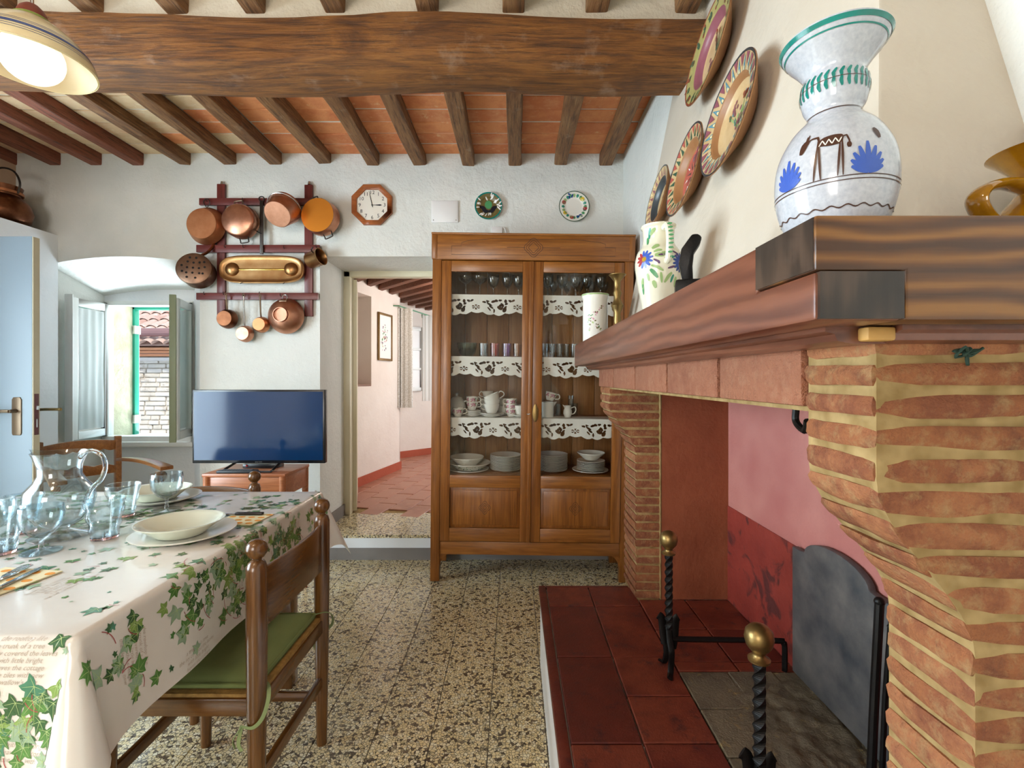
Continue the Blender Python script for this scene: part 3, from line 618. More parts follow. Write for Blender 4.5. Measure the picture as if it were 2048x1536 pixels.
# ---- neighbouring house outside
nh = thing('neighbour_house', 'pale stone house with tiled roof seen through the kitchen window', 'house', (-7.4, 9.0, -3.17))
MB().box(-3, 4, 0.06, 3, 0, 4.84).build('wall_core', 'stone_wall', nh)
for r in range(22):
    x = -2.6 + rnd.uniform(0, .2)
    while x < 2.2:
        wd = rnd.uniform(0.16, 0.42); z = 3.2 + r * 0.088
        if z > 4.70: break
        MB().box(x, x + wd - 0.02, rnd.uniform(0.0, 0.03), 0.12, z, z + 0.075).build('stone', 'stone_wall', nh, bevel=0.012, seg=1); x += wd
MB().box(-3, 4, -0.05, 0.1, 4.74, 4.80).build('string_course', 'plaster_white', nh)
for k in range(3): MB().box(-3, 4, -0.08 - k * 0.06, 0.1, 4.82 + k * 0.055, 4.865 + k * 0.055).build('eave_course', 'eave_brick', nh)
MB().tube([(-3, -0.32, 5.24), (4, -0.32, 5.24)], 0.075, 10).build('gutter', 'gutter', nh, smooth=True)
MB().add([(-3, -0.25, 5.02), (4, -0.25, 5.02), (4, 2.6, 6.4), (-3, 2.6, 6.4), (-3, 0.1, 4.98), (4, 0.1, 4.98)], [(0, 1, 2, 3), (0, 1, 5, 4)]).build('roof_deck', 'roof_tile', nh)
ct = MB()
def copp(s, t): a = pi * s; return (math.cos(a) * (0.11 - 0.02 * t), t * 0.46, math.sin(a) * (0.085 - 0.01 * t))
ct.grid(copp, 9, 3); cme = ct.mesh('roof_tile', 'roof_tile', smooth=True, angle=60)
for i in range(22):
    for j in range(7):
        y = -0.40 + j * 0.36; link('roof_tile', cme, nh, (-2.6 + i * 0.215, y, 5.33 + (y + 0.25) * 0.485 - 0.245 + 0.0), (R(24), 0, 0))

# ================================================================== FIREPLACE
fp = thing('fireplace', 'large brick fireplace with timber mantel and white plaster hood', 'fireplace', (0, 0, 0))
ZH = 0.34
def xf(z):  # front profile of the piers (corbelled out under the mantel)
    return 0.392 + 0.108 * smoothstep(1.14, 0.945, z) if z < 1.14 else 0.392
def xfv(z):
    t = max(0, min(1, (1.14 - z) / 0.195)); return 0.392 + 0.108 * (t * t * (3 - 2 * t))
def pier(y0, y1, near):
    core = MB(); zs = [ZH - 0.02 + (1.215 - ZH + 0.02) * i / 60 for i in range(61)] if near == 0 else [ZH - 0.02 + (1.305 - ZH + 0.02) * i / 60 for i in range(61)]
    ins = 0.0035 if near else 0.007; poly = [(xfv(z) + ins, z) for z in zs] + [(0.95 if near else 0.60, zs[-1]), (0.95 if near else 0.60, zs[0])]
    core.prism(poly, y0 + ins * 0.8, y1 - ins * 0.8, 'y'); c = core.build('pier', 'mortar', fp)
    pitch = 0.0352; z = zs[-1] - 0.003; k = 0
    while z - 0.027 > ZH:
        bh = 0.0265 + rnd.uniform(-.002, .002); zb = z - bh
        lens = ([0.27, 0.5] if k % 2 else [0.20, 0.27]) if near else [0.22]
        x = 0.0
        for li, L in enumerate(lens):
            xe = x + L - 0.008
            bm = bmesh.new(); bmesh.ops.create_cube(bm, size=1.0)
            bmesh.ops.subdivide_edges(bm, edges=bm.edges[:], cuts=3 if near else 1, use_grid_fill=True)
            sd = rnd.uniform(0, 50); dz = rnd.uniform(-.0025, .0025); ex = rnd.uniform(0, .004)
            for v in bm.verts:
                fx, fy, fz = v.co.x + 0.5, v.co.y + 0.5, v.co.z + 0.5
                zz = zb + bh * fz; px = xfv(zz) + x + (xe - x) * fx - (ex if li == 0 else 0); py = y0 - 0.001 + (y1 - y0 + 0.002) * fy
                if not near: px = min(px, 0.603)
                nv = noise.noise_vector(Vector((px * 16 + sd, py * 16, zz * 40))); am = 0.0034 if near else 0.0032
                corner = (abs(v.co.x) > .49) + (abs(v.co.y) > .49) + (abs(v.co.z) > .49)
                ck = 0.003 * (corner - 1)
                px -= math.copysign(ck, v.co.x); py -= math.copysign(ck, v.co.y) 
                v.co = Vector((px + nv.x * am, py + nv.y * am, zz + nv.z * am * 0.9 + dz * (fx - .5)))
            me = bpy.data.meshes.new('brick'); bm.normal_update(); bm.to_mesh(me); bm.free(); me.materials.append(MATS['brick'])
            me.polygons.foreach_set('use_smooth', [True] * len(me.polygons)); me.set_sharp_from_angle(angle=R(50))
            link('brick', me, c); x += L
        z -= pitch; k += 1
    return c
pier(0.525, 0.652, 1); pier(1.995, 2.205, 0)
# lintel of terracotta tiles on a mortar core
li = MB().box(0.398, 0.50, 0.64, 2.2, 1.205, 1.305).build('lintel', 'mortar', fp)
ys = [0.645, 0.915, 1.224, 1.546, 1.886, 2.203]
for a, c in zip(ys, ys[1:]): MB().box(0.386, 0.41, a + 0.006, c - 0.006, 1.212, 1.312).build('tile', 'lintel_terracotta', li, bevel=0.0035)
MB().tube(spline([(0.42, 0.72, 1.205), (0.42, 0.72, 1.185), (0.415, 0.69, 1.175), (0.41, 0.675, 1.19)]), 0.005, 8).build('hook', 'iron_black', fp, smooth=True)
# mantel: two beams half-lapped at the corner, top board and moulding
mb = MB(); mb.prism([(0.463, 1.305), (2.3, 1.305), (2.3, 1.405), (0.575, 1.405), (0.575, 1.352), (0.463, 1.352)], 0.288, 0.372, 'x'); mn = mb.build('mantel_beam', 'mantel_front', fp, bevel=0.004)
mb = MB(); mb.prism([(0.287, 1.3525), (0.3725, 1.3525), (0.3725, 1.305), (1.4, 1.305), (1.4, 1.4055), (0.287, 1.4055)], 0.46, 0.574, 'y'); mb.build('mantel_beam', 'mantel_side', fp, bevel=0.003)
MB().box(0.2862, 0.289, 0.463, 0.573, 1.354, 1.404).build('end_grain', 'mantel_endgrain', fp); MB().box(0.291, 0.371, 0.4592, 0.466, 1.3065, 1.3515).build('end_grain', 'mantel_endgrain', fp)
MB().box(0.372, 0.80, 0.54, 2.295, 1.385, 1.4035).build('mantel_board', 'mantel_front', fp, bevel=0.002)
mo = MB(); mo.prism([(0.335, 1.306), (0.335, 1.300), (0.345, 1.297), (0.348, 1.290), (0.362, 1.287), (0.40, 1.287), (0.40, 1.306)], 0.52, 2.26, 'y')
mo.prism([(0.498, 1.306), (0.498, 1.30), (0.508, 1.297), (0.51, 1.29), (0.52, 1.287), (0.56, 1.287), (0.56, 1.306)], 0.40, 1.3, 'x') ; mo.build('moulding', 'mantel_front', fp)
MB().box(0.37, 0.40, 0.505, 0.53, 1.289, 1.304).build('wedge', 'wood_raw', fp, bevel=0.003)
# hood
hb = MB(); zt = 2.93; k = zt - 1.40
hb.add([(0.494, 0.657, 1.40), (0.494, 2.2, 1.40), (1.1, 2.2, 1.40), (1.1, 0.657, 1.40), (0.494 + 0.2 * k, 0.657 + 0.26 * k, zt), (0.494 + 0.2 * k, 2.2, zt), (1.1, 2.2, zt), (1.1, 0.657 + 0.26 * k, zt)],
       [(0, 1, 2, 3), (4, 5, 6, 7), (0, 1, 5, 4), (1, 2, 6, 5), (2, 3, 7, 6), (3, 0, 4, 7)]); hb.build('chimney_hood', 'plaster_hood', fp, bevel=0.006)
# firebox
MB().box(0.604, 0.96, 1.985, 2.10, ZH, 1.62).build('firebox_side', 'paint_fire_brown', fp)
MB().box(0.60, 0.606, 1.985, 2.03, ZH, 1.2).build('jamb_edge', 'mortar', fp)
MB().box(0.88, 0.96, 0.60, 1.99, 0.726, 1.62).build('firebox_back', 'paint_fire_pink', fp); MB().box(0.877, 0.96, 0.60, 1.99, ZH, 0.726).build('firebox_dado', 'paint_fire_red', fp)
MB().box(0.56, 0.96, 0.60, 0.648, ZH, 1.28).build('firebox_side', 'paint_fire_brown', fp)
# hearth
he = MB().box(0.115, 0.94, 0.30, 2.12, 0, ZH - 0.012).build('hearth', 'white_lime', fp)
MB().box(0.108, 0.138, 0.30, 2.125, ZH - 0.03, ZH - 0.001).build('kerb_strip', 'hearth_red', he, bevel=0.004); MB().box(0.138, 0.5, 2.105, 2.125, ZH - 0.03, ZH - 0.001).build('kerb_strip', 'hearth_red', he, bevel=0.004)
def htile(x0, x1, y0, y1, m): MB().box(x0 + 0.0022, x1 - 0.0022, y0 + 0.0022, y1 - 0.0022, ZH - 0.025, ZH + rnd.uniform(-.0015, .0015)).build('tile', m, he, bevel=0.0025, seg=1)
for x0, x1, yy in ((0.14, 0.322, [2.105, 1.93, 1.58, 1.205, 0.85, 0.5, 0.3]), (0.322, 0.510, [2.105, 1.93, 1.58, 1.384, 1.205, 0.98, 0.6, 0.3])):
    for a, c in zip(yy, yy[1:]): htile(x0, x1, c, a, 'hearth_red')
for a, c in zip([1.985, 1.75, 1.55], [1.75, 1.55, 1.5]): htile(0.51, 0.70, c, a, 'hearth_red'); htile(0.70, 0.88, c, a, 'hearth_red')
for r in range(5): 
    a = 1.5 - r * 0.17
    for x0, x1 in ((0.51, 0.66), (0.66, 0.80), (0.80, 0.88)): htile(x0, x1, a - 0.17, a, 'hearth_ash')
htile(0.14, 0.5, 0.28, 0.3, 'hearth_red')
ash = MB()
def ashf(s, t):
    x = 0.60 + 0.275 * s; y = 0.66 + 0.84 * t; e = min(s * 3, 1) * min(t * 5, (1 - t) * 5, 1)
    return (x, y, ZH - 0.004 + max(0, e) * (0.006 + 0.011 * (0.5 + noise.fractal(Vector((x * 22, y * 22, 1)), 1, 2, 4))))
ash.grid(ashf, 44, 90); tag(ash.build('ash_layer', 'hearth_ash', he, smooth=True, angle=180), kind='stuff')
# ================================================================== DISPLAY CABINET
CAB = Matrix.Translation((0.092, 2.955, 0.0)) @ Matrix.Rotation(R(1.5), 4, 'X') @ Matrix.Rotation(R(0.7), 4, 'Y')
cb = thing('display_cabinet', 'tall reddish wooden cabinet with two glazed doors full of crockery', 'cabinet'); cb.matrix_world = CAB
HW, DP, HT = 0.605, 0.36, 2.115
def cbx(name, mat, x0, x1, y0, y1, z0, z1, parent=cb, bevel=0.003): return MB().box(x0, x1, y0, y1, z0, z1).build(name, mat, parent, bevel=bevel)
for sx in (-1, 1):
    x = sorted((sx * HW, sx * (HW - 0.055))); cbx('post', 'cabinet_z', x[0], x[1], 0, 0.05, 0.0, 1.96); cbx('leg', 'cabinet_z', x[0], x[1], DP - 0.05, DP, 0, 0.2)
    x = sorted((sx * HW, sx * (HW - 0.02))); cbx('side_panel', 'cabinet_z', x[0], x[1], 0.05, DP, 0.2, 1.96)
    br = MB(); br.prism([(sx * (HW - 0.055), 0.19), (sx * (HW - 0.055), 0.085), (sx * (HW - 0.062), 0.12), (sx * (HW - 0.08), 0.15), (sx * (HW - 0.115), 0.172), (sx * (HW - 0.13), 0.19)], 0.012, 0.03, 'y'); br.build('bracket', 'cabinet_x', cb)
cbx('base_rail', 'cabinet_x', -HW + 0.055, HW - 0.055, 0.006, 0.03, 0.165, 0.245)
cbx('cornice', 'cabinet_x', -HW - 0.003, HW + 0.003, -0.012, DP, 1.955, HT - 0.012, bevel=0.004); cbx('top_board', 'cabinet_x', -HW - 0.006, HW + 0.006, -0.016, DP, HT - 0.012, HT)
cbx('corner_block', 'cabinet_z', -HW - 0.004, -HW + 0.03, -0.014, 0.0, 1.958, HT - 0.014); cbx('corner_block', 'cabinet_z', HW - 0.03, HW + 0.004, -0.014, 0.0, 1.958, HT - 0.014)
ln = MB()
def line2(pts, wd, y, T=None):
    v, f = ribbon(pts, wd); ln.add([(p[0], y, p[1]) for p in v], f)
line2([(-0.49, 2.035), (-0.43, 2.035), (-0.43, 2.055), (-0.4, 2.065), (-0.25, 2.08), (0.25, 2.08), (0.4, 2.065), (0.43, 2.055), (0.43, 2.035), (0.49, 2.035), (0.49, 1.985), (-0.49, 1.985), (-0.49, 2.035)], 0.0025, -0.0126)
line2([(-0.16, 2.03), (-0.05, 2.03)], 0.003, -0.0126); line2([(0.05, 2.03), (0.16, 2.03)], 0.003, -0.0126)
for rr in (0.05, 0.038, 0.026):
    line2([(math.cos(2 * pi * i / 32) * rr * (1 + 0.12 * math.cos(4 * 2 * pi * i / 32)), 2.03 + math.sin(2 * pi * i / 32) * rr * (1 + 0.12 * math.cos(4 * 2 * pi * i / 32))) for i in range(33)], 0.003, -0.0126)
ln.build('carved_rosette', 'brown_paint', cb)
cbx('carcass_floor', 'cabinet_x', -HW + 0.02, HW - 0.02, 0.03, DP - 0.01, 0.63, 0.655); cbx('carcass_floor', 'cabinet_x', -HW + 0.02, HW - 0.02, 0.03, DP - 0.01, 0.245, 0.265)
for k in range(8):
    x0 = -HW + 0.02 + k * 0.1462; cbx('back_plank', 'cabinet_back', x0 + 0.0008, x0 + 0.1454, DP - 0.014, DP - 0.002, 0.2, 1.96, bevel=0.002)
SH = [1.753, 1.377, 1.0015, 0.656]
for z in SH[:3]: cbx('shelf', 'cabinet_x', -HW + 0.02, HW - 0.02, 0.04, DP - 0.014, z - 0.02, z - 0.003)
def cdoor(x0, x1, hand):
    fw = 0.058; g = MB()
    g.box(x0, x0 + fw, -0.004, 0.022, 0.25, 1.95).box(x1 - fw, x1, -0.004, 0.022, 0.25, 1.95)
    d = g.build('door', 'cabinet_z', cb, bevel=0.003)
    for z0, z1 in ((1.885, 1.95), (0.58, 0.655), (0.25, 0.332)): cbx('rail', 'cabinet_x', x0 + fw, x1 - fw, -0.004, 0.022, z0, z1, d)
    pn = MB(); xa, xb, za, zb = x0 + fw, x1 - fw, 0.332, 0.58; m = 0.018
    pn.box(xa, xb, 0.012, 0.02, za, zb); pn.box(xa + m, xb - m, 0.005, 0.014, za + m, zb - m); pn.build('door_panel', 'cabinet_z', d, bevel=0.003)
    rz = MB(); cx, cz = (xa + xb) / 2, (za + zb) / 2
    for rr in (0.03, 0.02, 0.01):
        v, f = ribbon([(cx + math.cos(2 * pi * i / 24) * rr * (1 + 0.2 * math.cos(4 * 2 * pi * i / 24)), cz + math.sin(2 * pi * i / 24) * rr * 1.15 * (1 + 0.2 * math.cos(4 * 2 * pi * i / 24))) for i in range(25)], 0.0025); rz.add([(p[0], 0.0045, p[1]) for p in v], f)
    rz.build('carved_rosette', 'brown_paint', d)
    MB().box(x0 + fw - 0.004, x1 - fw + 0.004, 0.006, 0.009, 0.651, 1.889).build('glass_pane', 'cabinet_glass', d)
    return d
cdoor(-0.548, -0.004, -1); dr = cdoor(0.004, 0.548, 1)
cbx('astragal', 'cabinet_z', -0.022, 0.004, -0.014, -0.003, 0.25, 1.95, bevel=0.004)
es = MB(); es.prism([(0.012 + 0.016 * math.cos(a) * (1 + 0.15 * math.cos(2 * a)) + 0.012, 1.04 + 0.055 * math.sin(a)) for a in [2 * pi * i / 20 for i in range(20)]], -0.008, -0.003, 'y'); es.build('escutcheon', 'brass', cb, bevel=0.0015)
MB().tube([(-0.01, -0.016, 1.035), (-0.022, -0.026, 1.033), (-0.03, -0.028, 1.035)], 0.003, 8).build('hook', 'chrome', cb, smooth=True)
def incab(o, x, y, z, rz=0.0, M2=None):
    o.matrix_world = CAB @ Matrix.Translation((x, y, z)) @ (M2 if M2 is not None else Matrix.Rotation(rz, 4, 'Z')); return o
# lace edgings hanging from the shelves (cut-work with scalloped hem)
def lace_mesh(x0, x1, z0, seed):
    per = 0.252; dropm = 0.124; cell = 0.0026; nx = int((x1 - x0) / cell); nz = int(dropm / cell) + 6
    el = [(0.19, 0.075, 0.021, 0.0125, 0.0), (0.085, 0.068, 0.0065, 0.012, 0.6), (0.098, 0.062, 0.0065, 0.012, -0.7), (0.078, 0.08, 0.0065, 0.011, -0.7), (0.094, 0.083, 0.0065, 0.011, 0.7), (0.112, 0.092, 0.010, 0.013, 0.5), (0.048, 0.098, 0.0045, 0.011, 0.0),
          (0.02, 0.058, 0.016, 0.005, 0.5), (0.03, 0.075, 0.013, 0.005, 0.6), (0.045, 0.041, 0.013, 0.006, -0.3), (0.062, 0.037, 0.009, 0.006, 0.3), (0.085, 0.034, 0.009, 0.0055, 0), (0.118, 0.04, 0.007, 0.009, 0.1), (0.122, 0.055, 0.008, 0.006, -0.4), (0.145, 0.038, 0.009, 0.006, 0.4), (0.165, 0.036, 0.009, 0.005, -0.5), (0.005, 0.04, 0.012, 0.0045, 0.1), (0.24, 0.045, 0.010, 0.005, 0.2), (0.118, 0.075, 0.008, 0.005, -0.7), (0.018, 0.086, 0.012, 0.004, 0.9)]
    vid = {}; vs = []; fs = []
    def hole(x, d):
        p = (x + seed) % per
        for cx, cy, a, b_, r in el:
            dx, dy = p - cx, d - cy
            c, s_ = math.cos(r), math.sin(r); ex, ey = dx * c + dy * s_, -dx * s_ + dy * c
            e = (ex / a / 1.22) ** 2 + (ey / b_ / 1.22) ** 2
            if e < 1:
                if a > 0.02:  # wheel with spokes
                    if e < 0.05: return False
                    an = math.atan2(dy * 1.6, dx) % (pi / 3)
                    if an < 0.22 or an > pi / 3 - 0.22: return False
                return True
        return False
    def hem(x):
        return dropm - 0.014 + 0.010 * abs(math.sin((x + seed) * 46)) + 0.008 * math.sin((x + seed) * 25)
    def vert(i, j):
        if (i, j) not in vid:
            x = x0 + i * cell; d = min(j * cell, hem(x)); vid[(i, j)] = len(vs)
            vs.append((x, 0.030 - 0.004 * math.sin(x * 37 + seed * 9) * (d / dropm), z0 - d))
        return vid[(i, j)]
    for i in range(nx):
        for j in range(nz):
            xc = x0 + (i + 0.5) * cell; dc = (j + 0.5) * cell
            if dc > hem(xc) or hole(xc, dc): continue
            fs.append((vert(i, j), vert(i + 1, j), vert(i + 1, j + 1), vert(i, j + 1)))
    # part lying on the shelf
    o = len(vs); vs.extend([(x0, 0.030, z0), (x1, 0.030, z0), (x1, 0.2, z0), (x0, 0.2, z0)]); fs.append((o, o + 1, o + 2, o + 3))
    m = MB(); m.add(vs, fs); return m.mesh('lace', 'lace', weld=False)
for k, (z, nm) in enumerate(zip(SH[:3], ('top shelf under the stemmed glasses', 'middle shelf under the tumblers', 'lower shelf under the tea cups'))):
    o = link('lace_runner', lace_mesh(-0.545, 0.545, z + 0.0005, 0.03 + 0.07 * k)); o.matrix_world = CAB
    tag(o, 'white cutwork lace runner hanging from the ' + nm, 'lace runner', 'lace runners on the cabinet shelves')
# ---- crockery and glasses
def shell(outer, inner): return outer + inner[::-1]
def goblet_mesh(h, rb, rf, mat='thin_glass', st=0.4, n=24):
    o = [(0, 0), (rf, 0), (rf, 0.002), (0.007, 0.007), (0.0045, h * st * 0.6), (0.006, h * st * 0.9), (rb * 0.55, h * (st + 0.05)), (rb * 0.92, h * (st + 0.24)), (rb, h * 0.82), (rb * 0.96, h)]
    i = [(0, h * (st + 0.035)), (rb * 0.5, h * (st + 0.075)), (rb * 0.92 - 0.0018, h * (st + 0.25)), (rb - 0.0016, h * 0.82), (rb * 0.96 - 0.0014, h)]
    return MB().lathe(o + i[::-1], n).mesh('goblet', mat, smooth=True, angle=40)
def coupe_mesh(h, rb, rf, mat='thin_glass'):
    o = [(0, 0), (rf, 0), (rf, 0.002), (0.006, 0.006), (0.004, h * 0.5), (0.008, h * 0.62), (rb * 0.7, h * 0.72), (rb, h * 0.86), (rb * 1.02, h)]
    i = [(0, h * 0.64), (rb * 0.68, h * 0.745), (rb - 0.002, h * 0.865), (rb * 1.02 - 0.0015, h)]
    return MB().lathe(o + i[::-1], 24).mesh('coupe', mat, smooth=True, angle=40)
def tumbler_mesh(h, r0, r1, mat='thin_glass', n=24, wav=0.0):
    o = [(0, 0), (r0, 0)] + [(r0 + (r1 - r0) * k / 8, h * k / 8) for k in range(1, 9)]
    i = [(0, 0.006), (r0 - 0.002, 0.007)] + [(r0 - 0.002 + (r1 - r0) * k / 8, h * k / 8) for k in range(1, 9)]
    return MB().lathe(o + i[::-1], n).mesh('tumbler', mat, smooth=True, angle=40)
def put(name, me, label, cat, group, x, y, z, rz=0.0, M2=None): return tag(incab(link(name, me), x, y, z, rz, M2), label, cat, group)
g1 = goblet_mesh(0.135, 0.036, 0.030); g2 = goblet_mesh(0.115, 0.028, 0.026); g3 = coupe_mesh(0.125, 0.048, 0.032)
for k, x in enumerate((-0.417, -0.33)): put('coupe_glass', g3, ('leftmost' if k == 0 else 'second') + ' shallow clear coupe glass on the top cabinet shelf', 'glass', 'coupe glasses on the top shelf', x, 0.14, SH[0] + 0.002)
OR = ['first', 'second', 'third', 'fourth', 'fifth']
for k, x in enumerate((-0.242, -0.155, -0.085)): put('wine_goblet', g1, OR[k] + ' stemmed goblet right of the coupes, left cabinet door', 'glass', 'goblets behind the left door', x, 0.11, SH[0] + 0.002)
for k, x in enumerate((0.095, 0.185, 0.27, 0.34, 0.425)): put('wine_goblet', g1, OR[k] + ' front-row stemmed goblet from left behind the right cabinet door', 'glass', 'front goblets behind the right door', x, 0.10, SH[0] + 0.002)
for k, x in enumerate((0.14, 0.228, 0.305, 0.385, 0.465)): put('wine_goblet', g2, OR[k] + ' small back-row goblet from left behind the right cabinet door', 'glass', 'back goblets behind the right door', x, 0.21, SH[0] + 0.002)
bw = MB().lathe(shell([(0, 0), (0.035, 0), (0.05, 0.02), (0.062, 0.055), (0.066, 0.085)], [(0, 0.005), (0.033, 0.006), (0.047, 0.022), (0.059, 0.056), (0.063, 0.085)]), 28).mesh('bowl', 'thin_glass_green', smooth=True)
put('glass_bowl', bw, 'cut glass bowl at the left end of the middle cabinet shelf', 'bowl', None, -0.405, 0.13, SH[1] + 0.002)
for x, m, l in ((-0.30, 'thin_glass', 'plain clear tumbler beside the glass bowl on middle shelf'), (-0.23, 'thin_glass_rose', 'rose tinted tumbler on the middle cabinet shelf'), (-0.155, 'thin_glass_violet', 'violet patterned tumbler on the middle cabinet shelf'), (-0.088, 'thin_glass_amber', 'tumbler with red print nearest the cabinet centre, middle shelf')):
    put('tumbler', tumbler_mesh(0.082, 0.027, 0.030, m), l, 'glass', None, x, 0.10, SH[1] + 0.002)
gs = tumbler_mesh(0.085, 0.019, 0.024); 
for k, x in enumerate((0.085, 0.13, 0.175, 0.22, 0.265)): put('small_glass', gs, OR[k] + ' small clear glass from left, right door, middle shelf', 'glass', 'small glasses on the middle shelf', x, 0.10 + 0.03 * (k % 2), SH[1] + 0.002)
def cup(r, h, mat='ceramic_cabinet', handle=True, decor=False):
    pr = [(0, 0), (r * 0.55, 0), (r * 0.62, h * 0.06), (r * 0.8, h * 0.35), (r * 0.94, h * 0.7), (r, h), (r - 0.002, h), (r * 0.9, h * 0.7), (r * 0.74, h * 0.35), (r * 0.5, h * 0.1), (0, h * 0.08)]
    return MB().lathe(pr, 24).mesh('cup', mat, smooth=True, angle=50)
def handle_mesh(r, h, mat='ceramic_cabinet', th=0.0035):
    return MB().tube(spline([(r * 0.9, 0, h * 0.82), (r * 1.25, 0, h * 0.95), (r * 1.55, 0, h * 0.72), (r * 1.45, 0, h * 0.42), (r * 0.85, 0, h * 0.3)], 5), th, 8).mesh('handle', mat, smooth=True)
def flowers_on(r0, r1, h, n, mats, seed, zr=(0.3, 0.8), sz=0.006):
    rr = random.Random(seed); m = MB()
    for k in range(n):
        a = -pi / 2 + rr.uniform(-1.1, 1.1); z = h * rr.uniform(*zr); r = r0 + (r1 - r0) * (z / h)
        m.mat(rr.randrange(len(mats))); v, f = ellip(0, 0, sz * rr.uniform(.5, 1.1), sz * rr.uniform(.4, .9), 8, rr.uniform(0, 3))
        m.add([((r + 0.0006) * math.cos(a + q[0] / r), (r + 0.0006) * math.sin(a + q[0] / r), z + q[1]) for q in v], f)
    return m.mesh('flower_print', mats)
ME_CUP, ME_CH = cup(0.036, 0.052), handle_mesh(0.036, 0.052); ME_BC, ME_BH = cup(0.05, 0.06), handle_mesh(0.05, 0.06)
FP1 = flowers_on(0.031, 0.0365, 0.052, 16, ['red_paint', 'pink_paint', 'leaf_paint'], 3)
def tcup(label, x, y, z, rz, big=False, print_=False, group=None, M2=None):
    t = thing('tea_cup', label, 'cup', group=group); incab(t, x, y, z, rz, M2)
    link('bowl', ME_BC if big else ME_CUP, t); link('handle', ME_BH if big else ME_CH, t)
    if print_: link('flower_print', FP1, t, rot=(0, 0, -rz))
    return t
def saucer(r, dz=0.012): return MB().lathe([(0, 0), (r * 0.5, 0), (r * 0.55, 0.002), (r, dz), (r, dz + 0.0022), (r * 0.55, 0.0055), (0, 0.0045)], 32).mesh('saucer', 'ceramic_cabinet', smooth=True, angle=40)
SA = saucer(0.05, 0.009); SB = saucer(0.078, 0.014); Z3 = SH[2] + 0.002
tp = thing('teapot', 'white lidded teapot at the left end of the tea shelf', 'teapot'); incab(tp, -0.475, 0.20, Z3)
MB().lathe([(0, 0), (0.04, 0), (0.058, 0.03), (0.06, 0.06), (0.045, 0.09), (0.038, 0.098), (0.0, 0.099)], 24).build('body', 'ceramic_cabinet', tp, smooth=True)
MB().lathe([(0.040, 0.097), (0.03, 0.112), (0.008, 0.12), (0.006, 0.127), (0.010, 0.135), (0.0, 0.142)], 20).build('lid', 'ceramic_cabinet', tp, smooth=True)
MB().tube(spline([(0.045, 0, 0.085), (0.085, 0, 0.09), (0.09, 0, 0.055), (0.055, 0, 0.025)]), 0.005, 8).build('handle', 'ceramic_cabinet', tp, smooth=True); MB().tube(spline([(-0.05, 0, 0.04), (-0.08, 0, 0.06), (-0.095, 0, 0.095)]), [0.012] * 6 + [0.011, 0.01, 0.009, 0.008, 0.008, 0.007, 0.007][:7], 8).build('spout', 'ceramic_cabinet', tp, smooth=True)
tcup('white cup with faint pink print in front of the teapot', -0.455, 0.09, Z3, 0, print_=True)
for k in range(6): put('saucer', SA, 'small white saucer in the stack under two printed cups', 'saucer', 'saucer stack on the tea shelf', -0.362, 0.11, Z3 + k * 0.0055)
tcup('lower flower printed cup standing on the saucer stack', -0.368, 0.11, Z3 + 0.04, 0.2, print_=True); tcup('upper flower printed cup stacked above saucers', -0.37, 0.11, Z3 + 0.071, 0.3, print_=True)
for k in range(2): put('large_saucer', SB, 'large white saucer beneath the stacked breakfast cups', 'saucer', 'large saucers under breakfast cups', -0.245, 0.11, Z3 + k * 0.007)
tcup('wide white breakfast cup on two large saucers', -0.245, 0.11, Z3 + 0.02, 2.6, True); tcup('wide breakfast cup nested second in the centre stack', -0.243, 0.11, Z3 + 0.049, 2.9, True)
tcup('tilted breakfast cup crowning the centre stack', -0.228, 0.10, Z3 + 0.083, 0.4, True, M2=Matrix.Rotation(R(-22), 4, 'Y'))
for k in range(2): tcup(['lower', 'upper'][k] + ' breakfast cup in the tower behind the centre stack', -0.285, 0.22, Z3 + k * 0.045, 3.0, True, group='cups behind centre stack')
tcup('small white cup at the very top behind the stack', -0.275, 0.215, Z3 + 0.10, 3.0)
for k in range(3): tcup(['lowest', 'middle', 'uppermost'][k] + ' flower printed cup in the tower right of centre stack', -0.122, 0.12, Z3 + k * 0.03, 2.4 + k * 0.2, print_=True, group='printed cup tower')
for k in range(2): tcup(['lower', 'upper'][k] + ' plain white cup in the back row near cabinet centre', -0.17, 0.22, Z3 + k * 0.045, 1.8, True, group='back row cups')
put('large_saucer', SB, 'large saucer at the door stile on the tea shelf', 'saucer', None, -0.06, 0.12, Z3); tcup('breakfast cup half hidden by the door stile', -0.06, 0.12, Z3 + 0.012, 2.8, True)
jg = thing('milk_jug', 'straight white ceramic jug under a tilted cup', 'jug'); incab(jg, 0.108, 0.12, Z3)
MB().lathe([(0, 0), (0.036, 0), (0.037, 0.004), (0.039, 0.09), (0.0405, 0.094), (0.037, 0.094), (0.035, 0.006), (0, 0.005)], 24).build('body', 'ceramic_cabinet', jg, smooth=True)
MB().add([(0.034, -0.016, 0.093), (0.034, 0.016, 0.093), (0.056, 0, 0.097), (0.036, 0, 0.06)], [(0, 1, 2), (0, 2, 3), (1, 3, 2)]).build('lip', 'ceramic_cabinet', jg, smooth=True)
tcup('tilted dark patterned cup lying on the white jug', 0.118, 0.11, Z3 + 0.105, 0, print_=True, M2=Matrix.Rotation(R(14), 4, 'Y'))
cr = thing('cream_jug', 'little white cream jug with looped handle', 'jug'); incab(cr, 0.232, 0.11, Z3)
MB().lathe([(0, 0), (0.018, 0), (0.02, 0.004), (0.028, 0.025), (0.026, 0.045), (0.019, 0.06), (0.023, 0.074), (0.0215, 0.074), (0.017, 0.06), (0.024, 0.044), (0.026, 0.025), (0, 0.006)], 24).build('body', 'ceramic_cabinet', cr, smooth=True)
